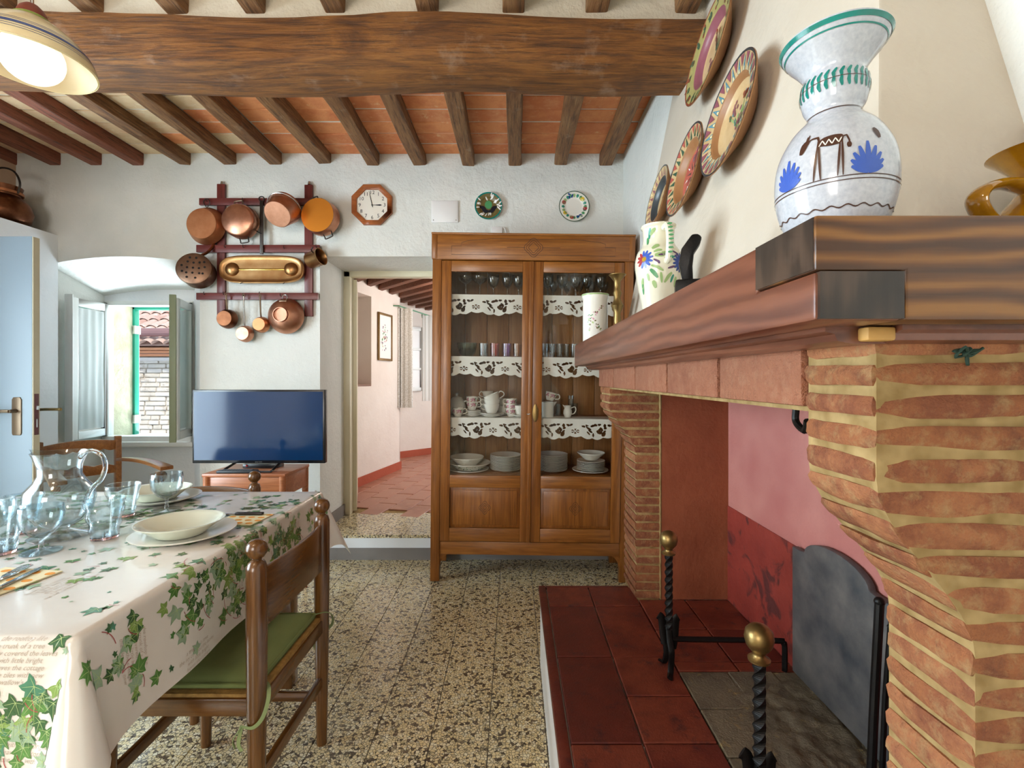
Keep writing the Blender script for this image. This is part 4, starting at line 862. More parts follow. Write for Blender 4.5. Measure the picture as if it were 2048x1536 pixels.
MB().tube(spline([(0.02, 0, 0.058), (0.045, 0, 0.066), (0.052, 0, 0.045), (0.04, 0, 0.025), (0.025, 0, 0.02)]), 0.0035, 8).build('handle', 'ceramic_cabinet', cr, smooth=True); MB().add([(-0.018, -0.01, 0.072), (-0.018, 0.01, 0.072), (-0.032, 0, 0.08), (-0.02, 0, 0.055)], [(0, 1, 2), (0, 2, 3), (1, 3, 2)]).build('lip', 'ceramic_cabinet', cr, smooth=True)
for x, hh in ((0.185, 0.075), (0.265, 0.13), (0.29, 0.08)): put('clear_glass', tumbler_mesh(hh, 0.020, 0.021), {0.075: 'clear glass between the white jug and cream jug', 0.13: 'tall slim clear glass behind the cream jug', 0.08: 'short clear glass behind cream jug, rightmost'}[hh], 'glass', None, x, 0.22, Z3)
Z4 = SH[3] + 0.001
def dish(r, h, flare=0.62): return [(0, 0), (r * flare * 0.9, 0), (r * flare, h * 0.08), (r * 0.93, h * 0.85), (r, h), (r - 0.001, h + 0.003), (r * 0.9, h * 0.86), (r * flare * 0.95, h * 0.2), (0, h * 0.14)]
od = MB(); od.lathe(dish(0.135, 0.042), 40); put('serving_dish', od.mesh('dish', 'ceramic_cabinet', smooth=True), 'white serving dish with dark green splatter at left bottom', 'dish', None, -0.385, 0.15, Z4 + 0.006)
dd = bpy.data.objects['serving_dish']; sp = MB(); rr = random.Random(5)
for k in range(90):
    a = rr.uniform(pi, 2 * pi); z = rr.uniform(0.005, 0.04); r = 0.135 * (0.62 + 0.33 * z / 0.042) + 0.0018; s_ = rr.uniform(.001, .004)
    v, f = ellip(0, 0, s_ * 1.3, s_, 7); sp.add([(r * math.cos(a + q[0] / r), r * math.sin(a + q[0] / r), z + q[1]) for q in v], f)
sp.build('splatter', 'plate_green', dd)
put('under_plate', MB().lathe(dish(0.13, 0.01), 36).mesh('plate', 'ceramic_cabinet', smooth=True), 'flat plate beneath the green splattered dish', 'plate', None, -0.39, 0.15, Z4 - 0.001)
put('salad_bowl', MB().lathe(dish(0.108, 0.06, 0.5), 40).mesh('bowl', 'ceramic_cabinet', smooth=True), 'wide white bowl resting in the green splattered dish', 'bowl', None, -0.40, 0.14, Z4 + 0.024)
DPL = MB().lathe([(0, 0), (0.055, 0), (0.06, 0.003), (0.098, 0.014), (0.099, 0.0165), (0.062, 0.0065), (0, 0.005)], 36).mesh('dinner_plate', 'ceramic_cabinet', smooth=True, angle=40)
for k in range(12): put('dinner_plate', DPL, ('topmost white dinner plate' if k == 11 else 'lowest white dinner plate' if k == 0 else 'white dinner plate inside') + ' of the stack at left door stile', 'plate', 'left plate stack', -0.155 + rnd.uniform(-.002, .002), 0.15, Z4 + k * 0.0078)
for k in range(13): put('dinner_plate', DPL, ('topmost white dinner plate' if k == 12 else 'lowest white dinner plate' if k == 0 else 'white dinner plate inside') + ' of the tall right door stack', 'plate', 'middle plate stack', 0.142 + rnd.uniform(-.002, .002), 0.15, Z4 + k * 0.0078)
DPS = MB().lathe([(0, 0), (0.05, 0), (0.055, 0.003), (0.088, 0.012), (0.089, 0.0145), (0.057, 0.0065), (0, 0.005)], 36).mesh('plate', 'ceramic_cabinet', smooth=True, angle=40)
put('side_plate', MB().lathe(dish(0.115, 0.014), 36).mesh('plate', 'ceramic_cabinet', smooth=True), 'broad plate under the right hand plate stack', 'plate', None, 0.385, 0.14, Z4)
for k in range(7): put('side_plate', DPS, 'white side plate in the stack beneath the rightmost bowl', 'plate', 'right plate stack', 0.388, 0.14, Z4 + 0.008 + k * 0.0085)
put('soup_bowl', MB().lathe(dish(0.088, 0.042, 0.5), 36).mesh('bowl', 'ceramic_cabinet', smooth=True), 'white bowl on top of the rightmost plate stack', 'bowl', None, 0.388, 0.14, Z4 + 0.078)
# ================================================================== BACK WALL THINGS
def wallT(u, v, Y=YB): p = P(u, v, Y); return (p.x, p.y, p.z)
ck = thing('wall_clock', 'octagonal wooden wall clock with black numerals', 'clock', wallT(745, 411, YB - 0.002)); r8 = 0.15
def octa(r): return [(r * math.cos(pi / 8 + k * pi / 4), r * math.sin(pi / 8 + k * pi / 4)) for k in range(8)]
m = MB(); o8, i8 = octa(r8), octa(r8 * 0.755)
for k in range(8):
    a, b_, c, d = o8[k], o8[(k + 1) % 8], i8[(k + 1) % 8], i8[k]
    f_ = lambda p, y: (p[0], y, p[1])
    m.add([f_(a, 0), f_(b_, 0), f_(c, 0), f_(d, 0), f_(a, -0.022), f_(b_, -0.022), f_(c, -0.016), f_(d, -0.016)], [(0, 1, 2, 3), (4, 5, 6, 7), (0, 1, 5, 4), (1, 2, 6, 5), (2, 3, 7, 6), (3, 0, 4, 7)])
m.build('frame', 'clock_wood', ck, bevel=0.002); MB().prism(octa(r8 * 0.76), -0.008, 0, 'y').build('dial', 'clock_face', ck)
for h in range(1, 13):
    v, f = textmesh(str(h), 0.036); a = pi / 2 - h * pi / 6; cx, cz = math.cos(a) * 0.086, math.sin(a) * 0.086; tag(MB().add([(x + cx, -0.0085, y + cz) for x, y, z in v], f).build('numeral', 'black_paint', ck), label='clock numeral %d' % h)
hd = MB(); v, f = ribbon([(0.0, 0), (0.02, 0), (0.055, 0), (0.068, 0)], [0.004, 0.004, 0.010, 0.001]); hd.add([(x, -0.0095, y) for x, y, z in v], f); hd.build('hour_hand', 'black_paint', ck)
hd = MB(); v, f = ribbon([(0.004, -0.015), (-0.012, 0.055), (-0.022, 0.098)], [0.005, 0.004, 0.001]); hd.add([(x, -0.0102, y) for x, y, z in v], f); hd.build('minute_hand', 'black_paint', ck); MB().sphere((0, -0.011, 0), 0.005, 8, 6).build('hub', 'black_paint', ck)
p = wallT(890, 424, YB); sw = thing('junction_cover', 'blank square white cover plate on the wall', 'cover plate', p); MB().box(-0.093, 0.093, -0.012, 0, -0.076, 0.076).build('plate', 'switch_white', sw, bevel=0.005); MB().box(-0.086, 0.086, -0.0135, -0.011, -0.069, 0.069).build('lid', 'switch_white', sw, bevel=0.002)
for sx in (-0.078, 0.078): MB().cyl((sx, -0.0125, -0.06), (sx, -0.0145, -0.06), 0.003).build('screw', 'steel', sw)
p = wallT(995, 461, YB); sw = thing('alarm_sensor', 'tiny white box with cable just above the cabinet', 'sensor', p); MB().box(-0.04, 0.035, -0.02, 0, -0.03, 0.02).build('case', 'switch_white', sw, bevel=0.003); MB().tube(spline([(0.03, -0.012, 0.012), (0.05, -0.012, 0.01), (0.062, -0.01, -0.03)]), 0.004, 6).build('cable', 'switch_white', sw, smooth=True)
def hz(r, Rr, lift): return lift * (0.05 + 0.95 * smoothstep(0.55, 0.72, r / Rr)) + lift * 0.35 * max(0, (r / Rr - 0.72) / 0.28)
def decoplate(name, label, cat, T, Rr, lift, rings, back, decals, group=None):
    # rings: list of (r_in, r_out, material); decals: (material, verts, faces)
    t = thing(name, label, cat, group=group); t.matrix_world = T
    pr = [(0, -0.004)] + [(Rr * k / 10, hz(Rr * k / 10, Rr, lift) - 0.004) for k in range(1, 11)] + [(Rr * 1.006, hz(Rr, Rr, lift) - 0.001)]
    MB().lathe([(0, -lift * 0.4)] + [(Rr * 0.5, -lift * 0.4), (Rr * 0.6, -0.002), (Rr * 1.004, hz(Rr, Rr, lift) - 0.004), (Rr * 1.004, hz(Rr, Rr, lift) - 0.0005)] + pr[::-1][1:], 48).build('body', back, t, smooth=True, angle=50)
    mats = []; m = MB()
    for r0, r1, mt in rings:
        if mt not in mats: mats.append(mt)
        m.mat(mats.index(mt)); n = max(2, int((r1 - r0) * 14) + 1)
        m.lathe([(Rr * (r0 + (r1 - r0) * k / n), hz(Rr * (r0 + (r1 - r0) * k / n), Rr, lift)) for k in range(n + 1)], 48)
    m.build('glaze_bands', mats, t, smooth=True, angle=60)
    mats = []; m = MB()
    for mt, v, f, sub in decals:
        if mt not in mats: mats.append(mt)
        m.mat(mats.index(mt)); vs, fs = subdiv([Vector((q[0] * Rr, q[1] * Rr, 0)) for q in v], f, sub) if sub else ([Vector((q[0] * Rr, q[1] * Rr, 0)) for q in v], f)
        m.add([(q.x, q.y, hz(q.length, Rr, lift) + 0.0012) for q in vs], fs)
    if decals: tag(m.build('painted_decor', mats, t, weld=False), kind='stuff')
    return t
def frontT(u, v, Y=YB - 0.012): x, y, z = wallT(u, v, Y); return Matrix.Translation((x, y, z)) @ Matrix.Rotation(pi / 2, 4, 'X')
rr = random.Random(11); dec = []
for k in range(26):
    a = rr.uniform(0, 2 * pi); r = rr.uniform(0.55, 0.88); c = (r * math.cos(a), r * math.sin(a)); d_ = a + rr.uniform(-.5, .5)
    v, f = stroke([(c[0] - 0.13 * math.cos(d_), c[1] - 0.13 * math.sin(d_)), c, (c[0] + 0.13 * math.cos(d_), c[1] + 0.13 * math.sin(d_))], 0.09, 3); dec.append(('paper_white', v, f, 0))
v, f = ellip(0, 0.12, 0.27, 0.3, 18); dec.append(('leaf_paint', v, f, 1))
for sx in (-1, 1):
    v, f = stroke([(0.0, -0.36), (sx * 0.25, -0.34), (sx * 0.4, -0.1), (sx * 0.62, -0.02)], 0.3, 4); dec.append(('black_paint', v, f, 0))
decoplate('wall_plate', 'small teal rimmed plate with green fruit and black leaves', 'plate', frontT(977, 413), 0.094, 0.012, [(0, 0.9, 'olive_paint'), (0.9, 1.0, 'teal_glaze')], 'ceramic_white', dec, 'small plates above the cabinet')
dec = []
for k in range(20):
    a = 2 * pi * k / 20; c = (0.72 * math.cos(a), 0.72 * math.sin(a)); v, f = ellip(c[0], c[1], 0.11, 0.09, 8, a); dec.append((['leaf_paint', 'teal_leaf', 'leaf_paint_pale'][k % 3], v, f, 0))
for a, mt in ((1.9, 'blue_dark'), (5.2, 'blue_dark'), (0.75, 'yellow_paint'), (3.75, 'yellow_paint'), (2.75, 'red_paint'), (6.1, 'red_paint'), (4.5, 'red_paint')):
    for j in range(9 if mt == 'blue_dark' else 1):
        q = (0.72 * math.cos(a) + (rr.uniform(-.16, .16) if mt == 'blue_dark' else 0), 0.72 * math.sin(a) + (rr.uniform(-.12, .12) if mt == 'blue_dark' else 0)); s_ = 0.06 if mt == 'blue_dark' else 0.14
        v, f = ellip(q[0], q[1], s_, s_ * 0.9, 10); dec.append((mt, v, [x for x in f], 0))
decoplate('wall_plate', 'pale plate with painted fruit garland ring', 'plate', frontT(1148, 414), 0.105, 0.012, [(0, 0.95, 'ceramic_white'), (0.95, 1.0, 'plate_green')], 'ceramic_white', dec, 'small plates above the cabinet')
# ---- pot rack with copper
p0 = wallT(530, 500, YB); PR = thing('pot_rack', 'dark red wooden rack of two uprights and three rails', 'rack', (p0[0], YB, 1.25))
def rx(c): return ((340 + c / 4.388) - CU) * 3.32 / F
def rz(c): return CH + (CV - (350 + c / 4.388)) * 3.32 / F
def lb(name, mat, c0, c1, d0, d1, y0, y1): return MB().box(rx(c0) - p0[0], rx(c1) - p0[0], y0, y1, rz(d1) - 1.25, rz(d0) - 1.25).build(name, mat, PR, bevel=0.002)
lb('upright', 'rack_wood_z', 412, 482, 78, 1235, -0.022, -0.002); lb('upright', 'rack_wood_z', 1180, 1250, 85, 1240, -0.022, -0.002)
lb('rail', 'rack_wood', 272, 1345, 212, 272, -0.042, -0.022); lb('rail', 'rack_wood', 247, 1322, 620, 685, -0.042, -0.022); lb('rail', 'rack_wood', 247, 1307, 1038, 1098, -0.042, -0.022)
for c in (452, 1220): MB().cyl((rx(c) - p0[0], -0.012, rz(80) - 1.25), (rx(c) - p0[0], -0.012, rz(55) - 1.25), 0.012, 0.009).build('hanger_cap', 'steel', PR, smooth=True)
for c, d in ((325, 1050), (505, 640), (665, 640), (840, 650), (1020, 650), (495, 1050), (667, 1060), (808, 1050), (990, 1065), (345, 240), (660, 235), (1090, 235), (1300, 640)):
    x, z = rx(c) - p0[0], rz(d) - 1.25; MB().tube(spline([(x, -0.040, z), (x, -0.052, z - 0.004), (x, -0.058, z + 0.004), (x, -0.055, z + 0.014)], 4), 0.0022, 6).build('hook', 'iron_dark', PR, smooth=True)
def potT(c, d, depth, tilt=(0, 0)):
    # local +Z points out of the wall towards the room
    Y = YB - depth; x = ((340 + c / 4.388) - CU) * Y / F; z = CH + (CV - (350 + d / 4.388)) * Y / F
    return Matrix.Translation((x, Y, z)) @ Matrix.Rotation(R(tilt[0]), 4, 'X') @ Matrix.Rotation(R(tilt[1]), 4, 'Z') @ Matrix.Rotation(pi / 2, 4, 'X')
def pot(name, label, T, prof, mat, n=40, disc=None):
    t = thing(name, label, 'pan', group='copper ware on the wall rack'); t.matrix_world = T
    MB().lathe(prof, n).build('body', mat, t, smooth=True, angle=38)
    if disc: MB().lathe([(0, disc[1] + 0.0006), (disc[0], disc[1] + 0.0006)], n).build('base_disc', disc[2], t)
    return t
def ringtube(t, name, pts, r, mat): return MB().tube(spline(pts, 5), r, 8).build(name, mat, t, smooth=True)
def ear(t, ang, r, z, mat='brass_dark', w=0.03, out=0.03):
    c, s_ = math.cos(ang), math.sin(ang); q = lambda a, b_: (c * a - s_ * b_, s_ * a + c * b_, z)
    h = ringtube(t, 'handle', [q(r - 0.006, -w), q(r + out * 0.6, -w * 0.9), q(r + out, -w * 0.8), q(r + out, w * 0.8), q(r + out * 0.6, w * 0.9), q(r - 0.006, w)], 0.0042, mat)
# 1 skillet
t = pot('copper_pan', 'flared brown copper pan hung by a wire loop at top left', potT(325, 450, 0.046), [(0.124, 0.0), (0.128, 0.0), (0.127, 0.004), (0.104, 0.055), (0.10, 0.06), (0, 0.061), (0, 0.056), (0.098, 0.055), (0.122, 0.002)], 'copper_aged', disc=(0.099, 0.061, 'copper_aged'))
ringtube(t, 'hanging_loop', [(0.004, 0.127, 0.004), (0.022, 0.155, 0.006), (0.015, 0.18, 0.008), (-0.008, 0.182, 0.008), (-0.02, 0.158, 0.006), (0.0, 0.127, 0.004)], 0.003, 'iron_dark')
# 2 casserole
t = pot('copper_casserole', 'rounded copper casserole with two riveted handles, second from left', potT(640, 420, 0.046), [(0.108, 0.0), (0.114, 0.0), (0.112, 0.05), (0.106, 0.068), (0.095, 0.076), (0, 0.078), (0, 0.07), (0.1, 0.066), (0.107, 0.05)], 'copper_rose')
ear(t, R(98), 0.112, 0.02); ear(t, R(-80), 0.112, 0.02, 'iron_dark')
# 3 iron strap skimmer
t = thing('iron_ladle_handle', 'long dark flat iron handle hanging between the casserole and bucket', 'utensil', (rx(825), YB - 0.052, rz(240)))
m = MB(); m.box(-0.011, 0.012, -0.004, 0.004, -0.365, 0.0); m.build('shaft', 'iron_dark', t, bevel=0.0015); ringtube(t, 'eye', [(0.018 * math.cos(a), 0, 0.012 + 0.016 * math.sin(a)) for a in [k * pi / 4 for k in range(9)]], 0.004, 'iron_dark'); MB().tube([(-0.045, 0, -0.20), (-0.02, -0.004, -0.215), (0.0, -0.005, -0.225)], 0.0035, 6).build('spur', 'iron_black', t, smooth=True)
# 4 bucket, tipped so the base shows
T4 = potT(1012, 290, 0.115, (38, -3)); t = pot('copper_bucket', 'small copper bucket tipped forward, hung by its bail', T4, [(0.102, 0.0), (0.107, 0.0), (0.105, 0.006), (0.088, 0.115), (0.082, 0.122), (0, 0.122), (0, 0.116), (0.083, 0.112), (0.100, 0.004)], 'copper_rose', disc=(0.08, 0.122, 'copper_rose'))
ringtube(t, 'bail', [(0.109 * math.cos(a), 0.109 * math.sin(a), 0.012 + 0.02 * math.sin(a)) for a in [k * pi / 10 for k in range(11)]], 0.004, 'steel'); MB().tube([(-0.107, -0.01, 0.03), (-0.118, -0.005, 0.015), (-0.11, 0.0, 0.0)], 0.006, 6).build('bail_hook', 'iron_dark', t)
# 5 bright pan
t = pot('copper_pan', 'bright orange polished copper pan, rightmost on the top rail', potT(1345, 385, 0.046, (0, -6)), [(0.113, 0.0), (0.119, 0.0), (0.118, 0.004), (0.115, 0.075), (0.112, 0.08), (0, 0.081), (0, 0.074), (0.112, 0.07)], 'copper_rose', disc=(0.1125, 0.081, 'copper_bright'))
ear(t, R(-68), 0.117, 0.025, 'iron_dark'); ear(t, R(112), 0.117, 0.025, 'iron_dark')
# 6 pierced chestnut roaster
t = pot('chestnut_roaster', 'pierced drum shaped chestnut roaster with iron handle', potT(262, 870, 0.05, (-10, 13)), [(0.098, 0.0), (0.104, 0.0), (0.102, 0.085), (0.108, 0.09), (0.106, 0.104), (0.09, 0.112), (0, 0.113), (0, 0.108)], 'pierced_copper')
m = MB()
for q in [(0, 0), (0.035, 0), (-0.035, 0), (0, 0.035), (0, -0.035), (0.035, 0.04), (-0.035, 0.04), (0.04, -0.035), (-0.036, -0.036), (0.068, 0.01), (-0.068, 0.012), (0.012, 0.07), (-0.025, 0.068), (0.02, -0.068), (-0.03, -0.066), (0.062, 0.045), (-0.062, -0.028), (0.06, -0.035)]: m.lathe([(0, 0), (0.0075, 0)], 12, Matrix.Translation((q[0], q[1], 0.1137)))
m.build('holes', 'hole_black', t); ringtube(t, 'handle', [(0.03, 0.098, 0.09), (0.055, 0.13, 0.07), (0.075, 0.18, 0.05), (0.082, 0.225, 0.04)], 0.009, 'copper_dark'); ringtube(t, 'wire_loop', [(0.08, 0.22, 0.042), (0.115, 0.25, 0.042), (0.105, 0.285, 0.042), (0.065, 0.285, 0.042), (0.052, 0.25, 0.042), (0.08, 0.22, 0.042)], 0.0028, 'iron_dark')
# 7 oblong brass tray with two domes
t = thing('brass_tray', 'long oblong brass tray embossed with two domes', 'tray', group='copper ware on the wall rack'); t.matrix_world = potT(812, 832, 0.046)
m = MB(); hw, hh = 0.288, 0.094
def stad(k, s): 
    a = 2 * pi * k; c, q = math.cos(a), math.sin(a); e = 0.42
    return (math.copysign(abs(c) ** e, c) * (hw - s), math.copysign(abs(q) ** (0.75), q) * (hh - s))
lv = [(0.0, 0.0), (0.0, 0.018), (0.006, 0.021), (0.016, 0.013), (0.03, 0.011), (0.06, 0.011), (0.093, 0.011)]
m.grid(lambda a, b_: (*stad(a, lv[round(b_ * 6)][0]), lv[round(b_ * 6)][1]), 72, 7, closeu=True); m.build('dish', 'brass_tray', t, smooth=True, angle=45)
for sx in (-1, 1): MB().sphere((sx * 0.2, 0, 0.011), 0.047, 24, 12, 0.62).build('dome', 'brass_tray', t, smooth=True)
MB().box(-0.16, 0.16, -0.006, 0.006, 0.011, 0.016).build('ridge', 'brass_bright', t, bevel=0.004)
for sx in (-0.15, 0.14): MB().tube([(sx, -0.092, 0.0), (sx + 0.012, -0.097, 0.02), (sx + 0.024, -0.094, 0.03)], 0.003, 6).build('clip', 'iron_dark', t)
# 8 small measure cup
t = pot('copper_measure', 'small brass measuring cup tilted at the rack edge', potT(1275, 735, 0.07, (0, 0)) @ Matrix.Rotation(R(72), 4, 'Y') @ Matrix.Rotation(R(-14), 4, 'X'), [(0, -0.06), (0.035, -0.06), (0.05, -0.052), (0.055, -0.035), (0.056, 0.045), (0.060, 0.05), (0.056, 0.05), (0.053, 0.045), (0.052, -0.035), (0, -0.055)], 'brass_tray')
ringtube(t, 'handle', [(-0.05, 0.02, 0.03), (-0.075, 0.03, 0.04), (-0.08, 0.04, 0.06)], 0.004, 'iron_dark')
# 9-11 little ladles
for c, d, r, dpt, top, mt, nm in ((512, 1265, 0.064, 0.05, 1058, 'copper_dark', 'round bottomed copper ladle, leftmost on the bottom rail'), (665, 1395, 0.055, 0.045, 1070, 'copper_rose', 'pale copper ladle hanging lowest on the bottom rail'), (808, 1315, 0.053, 0.045, 1070, 'copper_aged', 'small flat bottomed copper ladle beside the footed bowl')):
    pr = [(r, 0), (r + 0.002, 0), (r * 0.97, dpt * 0.5), (r * 0.84, dpt * 0.9), (r * 0.78, dpt), (0, dpt), (0, dpt - 0.003), (r * 0.8, dpt * 0.8), (r - 0.003, 0.002)]
    t = pot('copper_ladle', nm, potT(c, d, 0.046), pr, mt, 32, disc=(r * 0.77, dpt, mt))
    L = (d - top) / 4.388 * 3.29 / F; ringtube(t, 'handle', [(0, r * 0.95, 0.012), (0.0, r + 0.02, 0.018), (0, (r + L) / 2, 0.022), (0.0, L, 0.026)], 0.0055, 'brass_dark' if mt != 'copper_rose' else 'steel'); ringtube(t, 'eye', [(0.008 * math.cos(a), L + 0.004 + 0.011 * math.sin(a), 0.026) for a in [k * pi / 4 for k in range(9)]], 0.0025, 'brass_dark')
# 12 footed bowl
t = pot('copper_bowl', 'big footed copper bowl hung by a ring at lower right', potT(1020, 1238, 0.046), [(0.115, 0.0), (0.122, -0.002), (0.12, 0.004), (0.108, 0.035), (0.082, 0.062), (0.05, 0.075), (0.048, 0.092), (0.044, 0.092), (0.043, 0.078), (0, 0.076), (0, 0.07), (0.08, 0.056), (0.112, 0.004)], 'copper_rose')
ringtube(t, 'hanging_ring', [(0.017 * math.cos(a), 0.125 + 0.017 * math.sin(a), 0.02) for a in [k * pi / 4 for k in range(9)]], 0.003, 'steel'); MB().box(-0.025, 0.025, 0.09, 0.1, 0.045, 0.052).build('ring_lug', 'brass_dark', t, bevel=0.002)
# ---- kettle on the ledge
t = thing('copper_kettle', 'old copper water pot with hoop handle on the high ledge', 'kettle', (-3.285, 3.105, 2.235))
MB().lathe([(0, 0), (0.10, 0), (0.135, 0.03), (0.148, 0.085), (0.132, 0.14), (0.1, 0.175), (0.085, 0.185), (0.088, 0.21), (0.098, 0.245), (0.095, 0.245), (0.082, 0.21), (0.08, 0.19), (0, 0.19)], 40).build('body', 'copper_dark', t, smooth=True, angle=45)
ringtube(t, 'hoop_handle', [(-0.1, 0, 0.2), (-0.112, 0, 0.27), (-0.075, 0, 0.34), (0, 0, 0.365), (0.075, 0, 0.34), (0.112, 0, 0.27), (0.1, 0, 0.2)], 0.006, 'iron_dark')
MB().lathe([(0.09, 0.196), (0.1, 0.196), (0.1, 0.212), (0.09, 0.212)], 40).build('collar', 'copper_aged', t, smooth=True)
m = MB(); v = [(0, -0.118, 0.17), (0.012, -0.128, 0.155), (0.016, -0.136, 0.14), (-0.012, -0.128, 0.155), (-0.016, -0.136, 0.14), (0, -0.143, 0.12)]
ringtube(t, 'lug', [(0.06, -0.115, 0.15), (0.064, -0.105, 0.2), (0.066, -0.1, 0.245)], 0.011, 'brass_dark'); ringtube(t, 'lug_ring', [(0.066 + 0.012 * math.cos(a), -0.1, 0.255 + 0.014 * math.sin(a)) for a in [k * pi / 4 for k in range(9)]], 0.004, 'steel')
# ================================================================== TELEVISION AND STAND
ts = thing('tv_stand', 'small light brown wooden side table under the television', 'table', (-1.453, 2.75, 0))
MB().box(-0.225, 0.225, -0.155, 0.155, 0.717, 0.735).build('table_top', 'tvstand_wood', ts, bevel=0.004)
for sx in (-1, 1):
    for sy in (-1, 1): MB().cyl((sx * 0.205, sy * 0.14, 0), (sx * 0.205, sy * 0.14, 0.72), 0.012, 0.019, 14).build('leg', 'tvstand_wood', ts, smooth=True)
    MB().box(sx * 0.21 - 0.008, sx * 0.21 + 0.008, -0.13, 0.13, 0.61, 0.72).build('apron', 'tvstand_wood', ts, bevel=0.002)
MB().box(-0.19, 0.19, -0.145, -0.13, 0.615, 0.715).build('drawer_front', 'tvstand_wood', ts, bevel=0.003); MB().box(-0.2, 0.2, 0.125, 0.14, 0.61, 0.72).build('apron', 'tvstand_wood', ts)
tv = thing('television', 'black flat screen television standing on the side table', 'television', (-1.433, 2.73, 0.735))
MB().box(-0.372, 0.372, -0.018, 0.018, 0.036, 0.449).build('bezel', 'tv_bezel', tv, bevel=0.004); MB().box(-0.2, 0.2, 0.018, 0.05, 0.08, 0.33).build('rear_housing', 'tv_bezel', tv, bevel=0.01)
MB().box(-0.361, 0.361, -0.0195, -0.017, 0.054, 0.438).build('screen', 'tv_screen_reflect', tv)
v, f = textmesh('smart tech', 0.009); MB().add([(x, -0.0186, z + 0.0445) for x, z, _ in v], f).build('maker_lettering', 'steel', tv)
for sx in (-0.16, 0.11): MB().tube([(sx + 0.03 * (1 if sx < 0 else 0.2), 0.01, 0.045), (sx - 0.01, -0.06, 0.006), (sx + 0.0, -0.10, 0.006)], 0.007, 6).build('foot', 'tv_bezel', tv)
MB().box(-0.17, 0.115, -0.108, -0.092, 0.0, 0.009).build('foot_bar', 'tv_bezel', tv, bevel=0.002)
bx = thing('set_top_box', 'slim black box with a red light under the television', 'set top box', (-1.45, 2.80, 0.735)); MB().box(-0.1, 0.1, -0.04, 0.04, 0, 0.024).build('case', 'tv_bezel', bx, bevel=0.003); MB().sphere((-0.075, -0.041, 0.014), 0.006, 8, 6).build('power_light', 'led_red', bx)
rm = thing('remote_control', 'black remote control lying before the television', 'remote', (-1.50, 2.625, 0.735), R(2)); MB().box(-0.105, 0.105, -0.022, 0.022, 0, 0.016).build('case', 'rubber_dark', rm, bevel=0.006)
m = MB()
for i in range(12):
    for j in range(3): m.box(-0.085 + i * 0.014, -0.076 + i * 0.014, -0.016 + j * 0.012, -0.008 + j * 0.012, 0.0155, 0.018)
m.build('buttons', 'key_grey', rm)
so = thing('wall_socket', 'small white wall socket low behind the side table', 'socket', (-1.42, YB, 0.44)); MB().box(-0.05, 0.05, -0.012, 0, -0.035, 0.035).build('plate', 'switch_white', so, bevel=0.003); MB().tube(spline([(0.0, -0.012, 0.0), (0.0, -0.1, -0.03), (0.02, -0.3, 0.1), (0.03, -0.5, 0.33)]), 0.003, 6).build('cable', 'switch_white', so, smooth=True)
# ================================================================== TABLE AND CLOTH
TX0, TX1, TY0, TY1, TZ = -2.05, -0.833, 0.918, 2.06, 0.765
tb = thing('dining_table', 'wooden dining table hidden beneath the ivy tablecloth', 'table', ((TX0 + TX1) / 2, (TY0 + TY1) / 2, 0))
hx, hy = (TX1 - TX0) / 2, (TY1 - TY0) / 2
MB().box(-hx, hx, -hy, hy, TZ - 0.028, TZ - 0.003).build('table_top', 'chair_x', tb, bevel=0.003)
for sx in (-1, 1):
    for sy in (-1, 1): MB().box(sx * (hx - 0.09) - 0.03, sx * (hx - 0.09) + 0.03, sy * (hy - 0.09) - 0.03, sy * (hy - 0.09) + 0.03, 0, TZ - 0.028).build('leg', 'chair_z', tb, bevel=0.004)
OV = 0.245; RC = 0.018
def cloth(s, t, off=0.0):
    a = max(TX0 - s, s - TX1, 0.0); b_ = max(TY0 - t, t - TY1, 0.0); sx = 1 if s > TX1 else -1; sy = 1 if t > TY1 else -1
    x = min(max(s, TX0), TX1); y = min(max(t, TY0), TY1); rho = math.hypot(a, b_)
    if rho < 1e-9: return (x, y, TZ + off)
    ph = math.atan2(b_, a); corner = (a > 0 and b_ > 0)
    if corner: fl = R(13) + R(11) * math.sin(2 * ph)
    else:
        dc = min(abs(t - TY0), abs(TY1 - t)) if a > 0 else min(abs(s - TX0), abs(TX1 - s))
        fl = R(3.5) + R(9.5) * math.exp(-dc / 0.10) + R(1.6) * math.sin((t if a > 0 else s) * 17)
    th = rho / RC
    if th < pi / 2: h, d = (RC + off) * math.sin(th), RC - (RC + off) * math.cos(th)
    else: L = rho - RC * pi / 2; h, d = RC + L * math.sin(fl) + off, RC + L * math.cos(fl)
    return (x + sx * math.cos(ph) * h, y + sy * math.sin(ph) * h, TZ - d)
tc = thing('tablecloth', 'glossy white oilcloth printed with green ivy and handwriting', 'tablecloth', (0, 0, 0))
def axis_samples(lo, hi):
    o = [lo - OV + (OV - 0.04) * k / 8 for k in range(8)] + [lo - 0.04 + 0.04 * k / 8 for k in range(8)]
    mid = [lo + (hi - lo) * k / 30 for k in range(31)]; return o + mid + [2 * ((lo + hi) / 2) - q for q in o[::-1]]
SXs, SYs = axis_samples(TX0, TX1), axis_samples(TY0, TY1); nS, nT = len(SXs), len(SYs)
m = MB(); m.grid(lambda a, b_: cloth(SXs[round(a * (nS - 1))], SYs[round(b_ * (nT - 1))]), nS, nT); m.build('cloth', 'oilcloth', tc, smooth=True, angle=180)
LEAF = [(0, 1.0), (0.16, 0.62), (0.30, 0.40), (0.52, 0.46), (0.82, 0.42), (0.62, 0.14), (0.56, -0.04), (0.72, -0.36), (0.38, -0.36), (0.14, -0.28)]
LEAF = LEAF + [(0, -0.18)] + [(-x, y) for x, y in LEAF[:0:-1]]
mats = ['ivy_dark', 'ivy_mid', 'ivy_light', 'ivy_faded', 'ivy_teal', 'ivy_vein', 'ivy_stem']; iv = MB(); lr = random.Random(21)
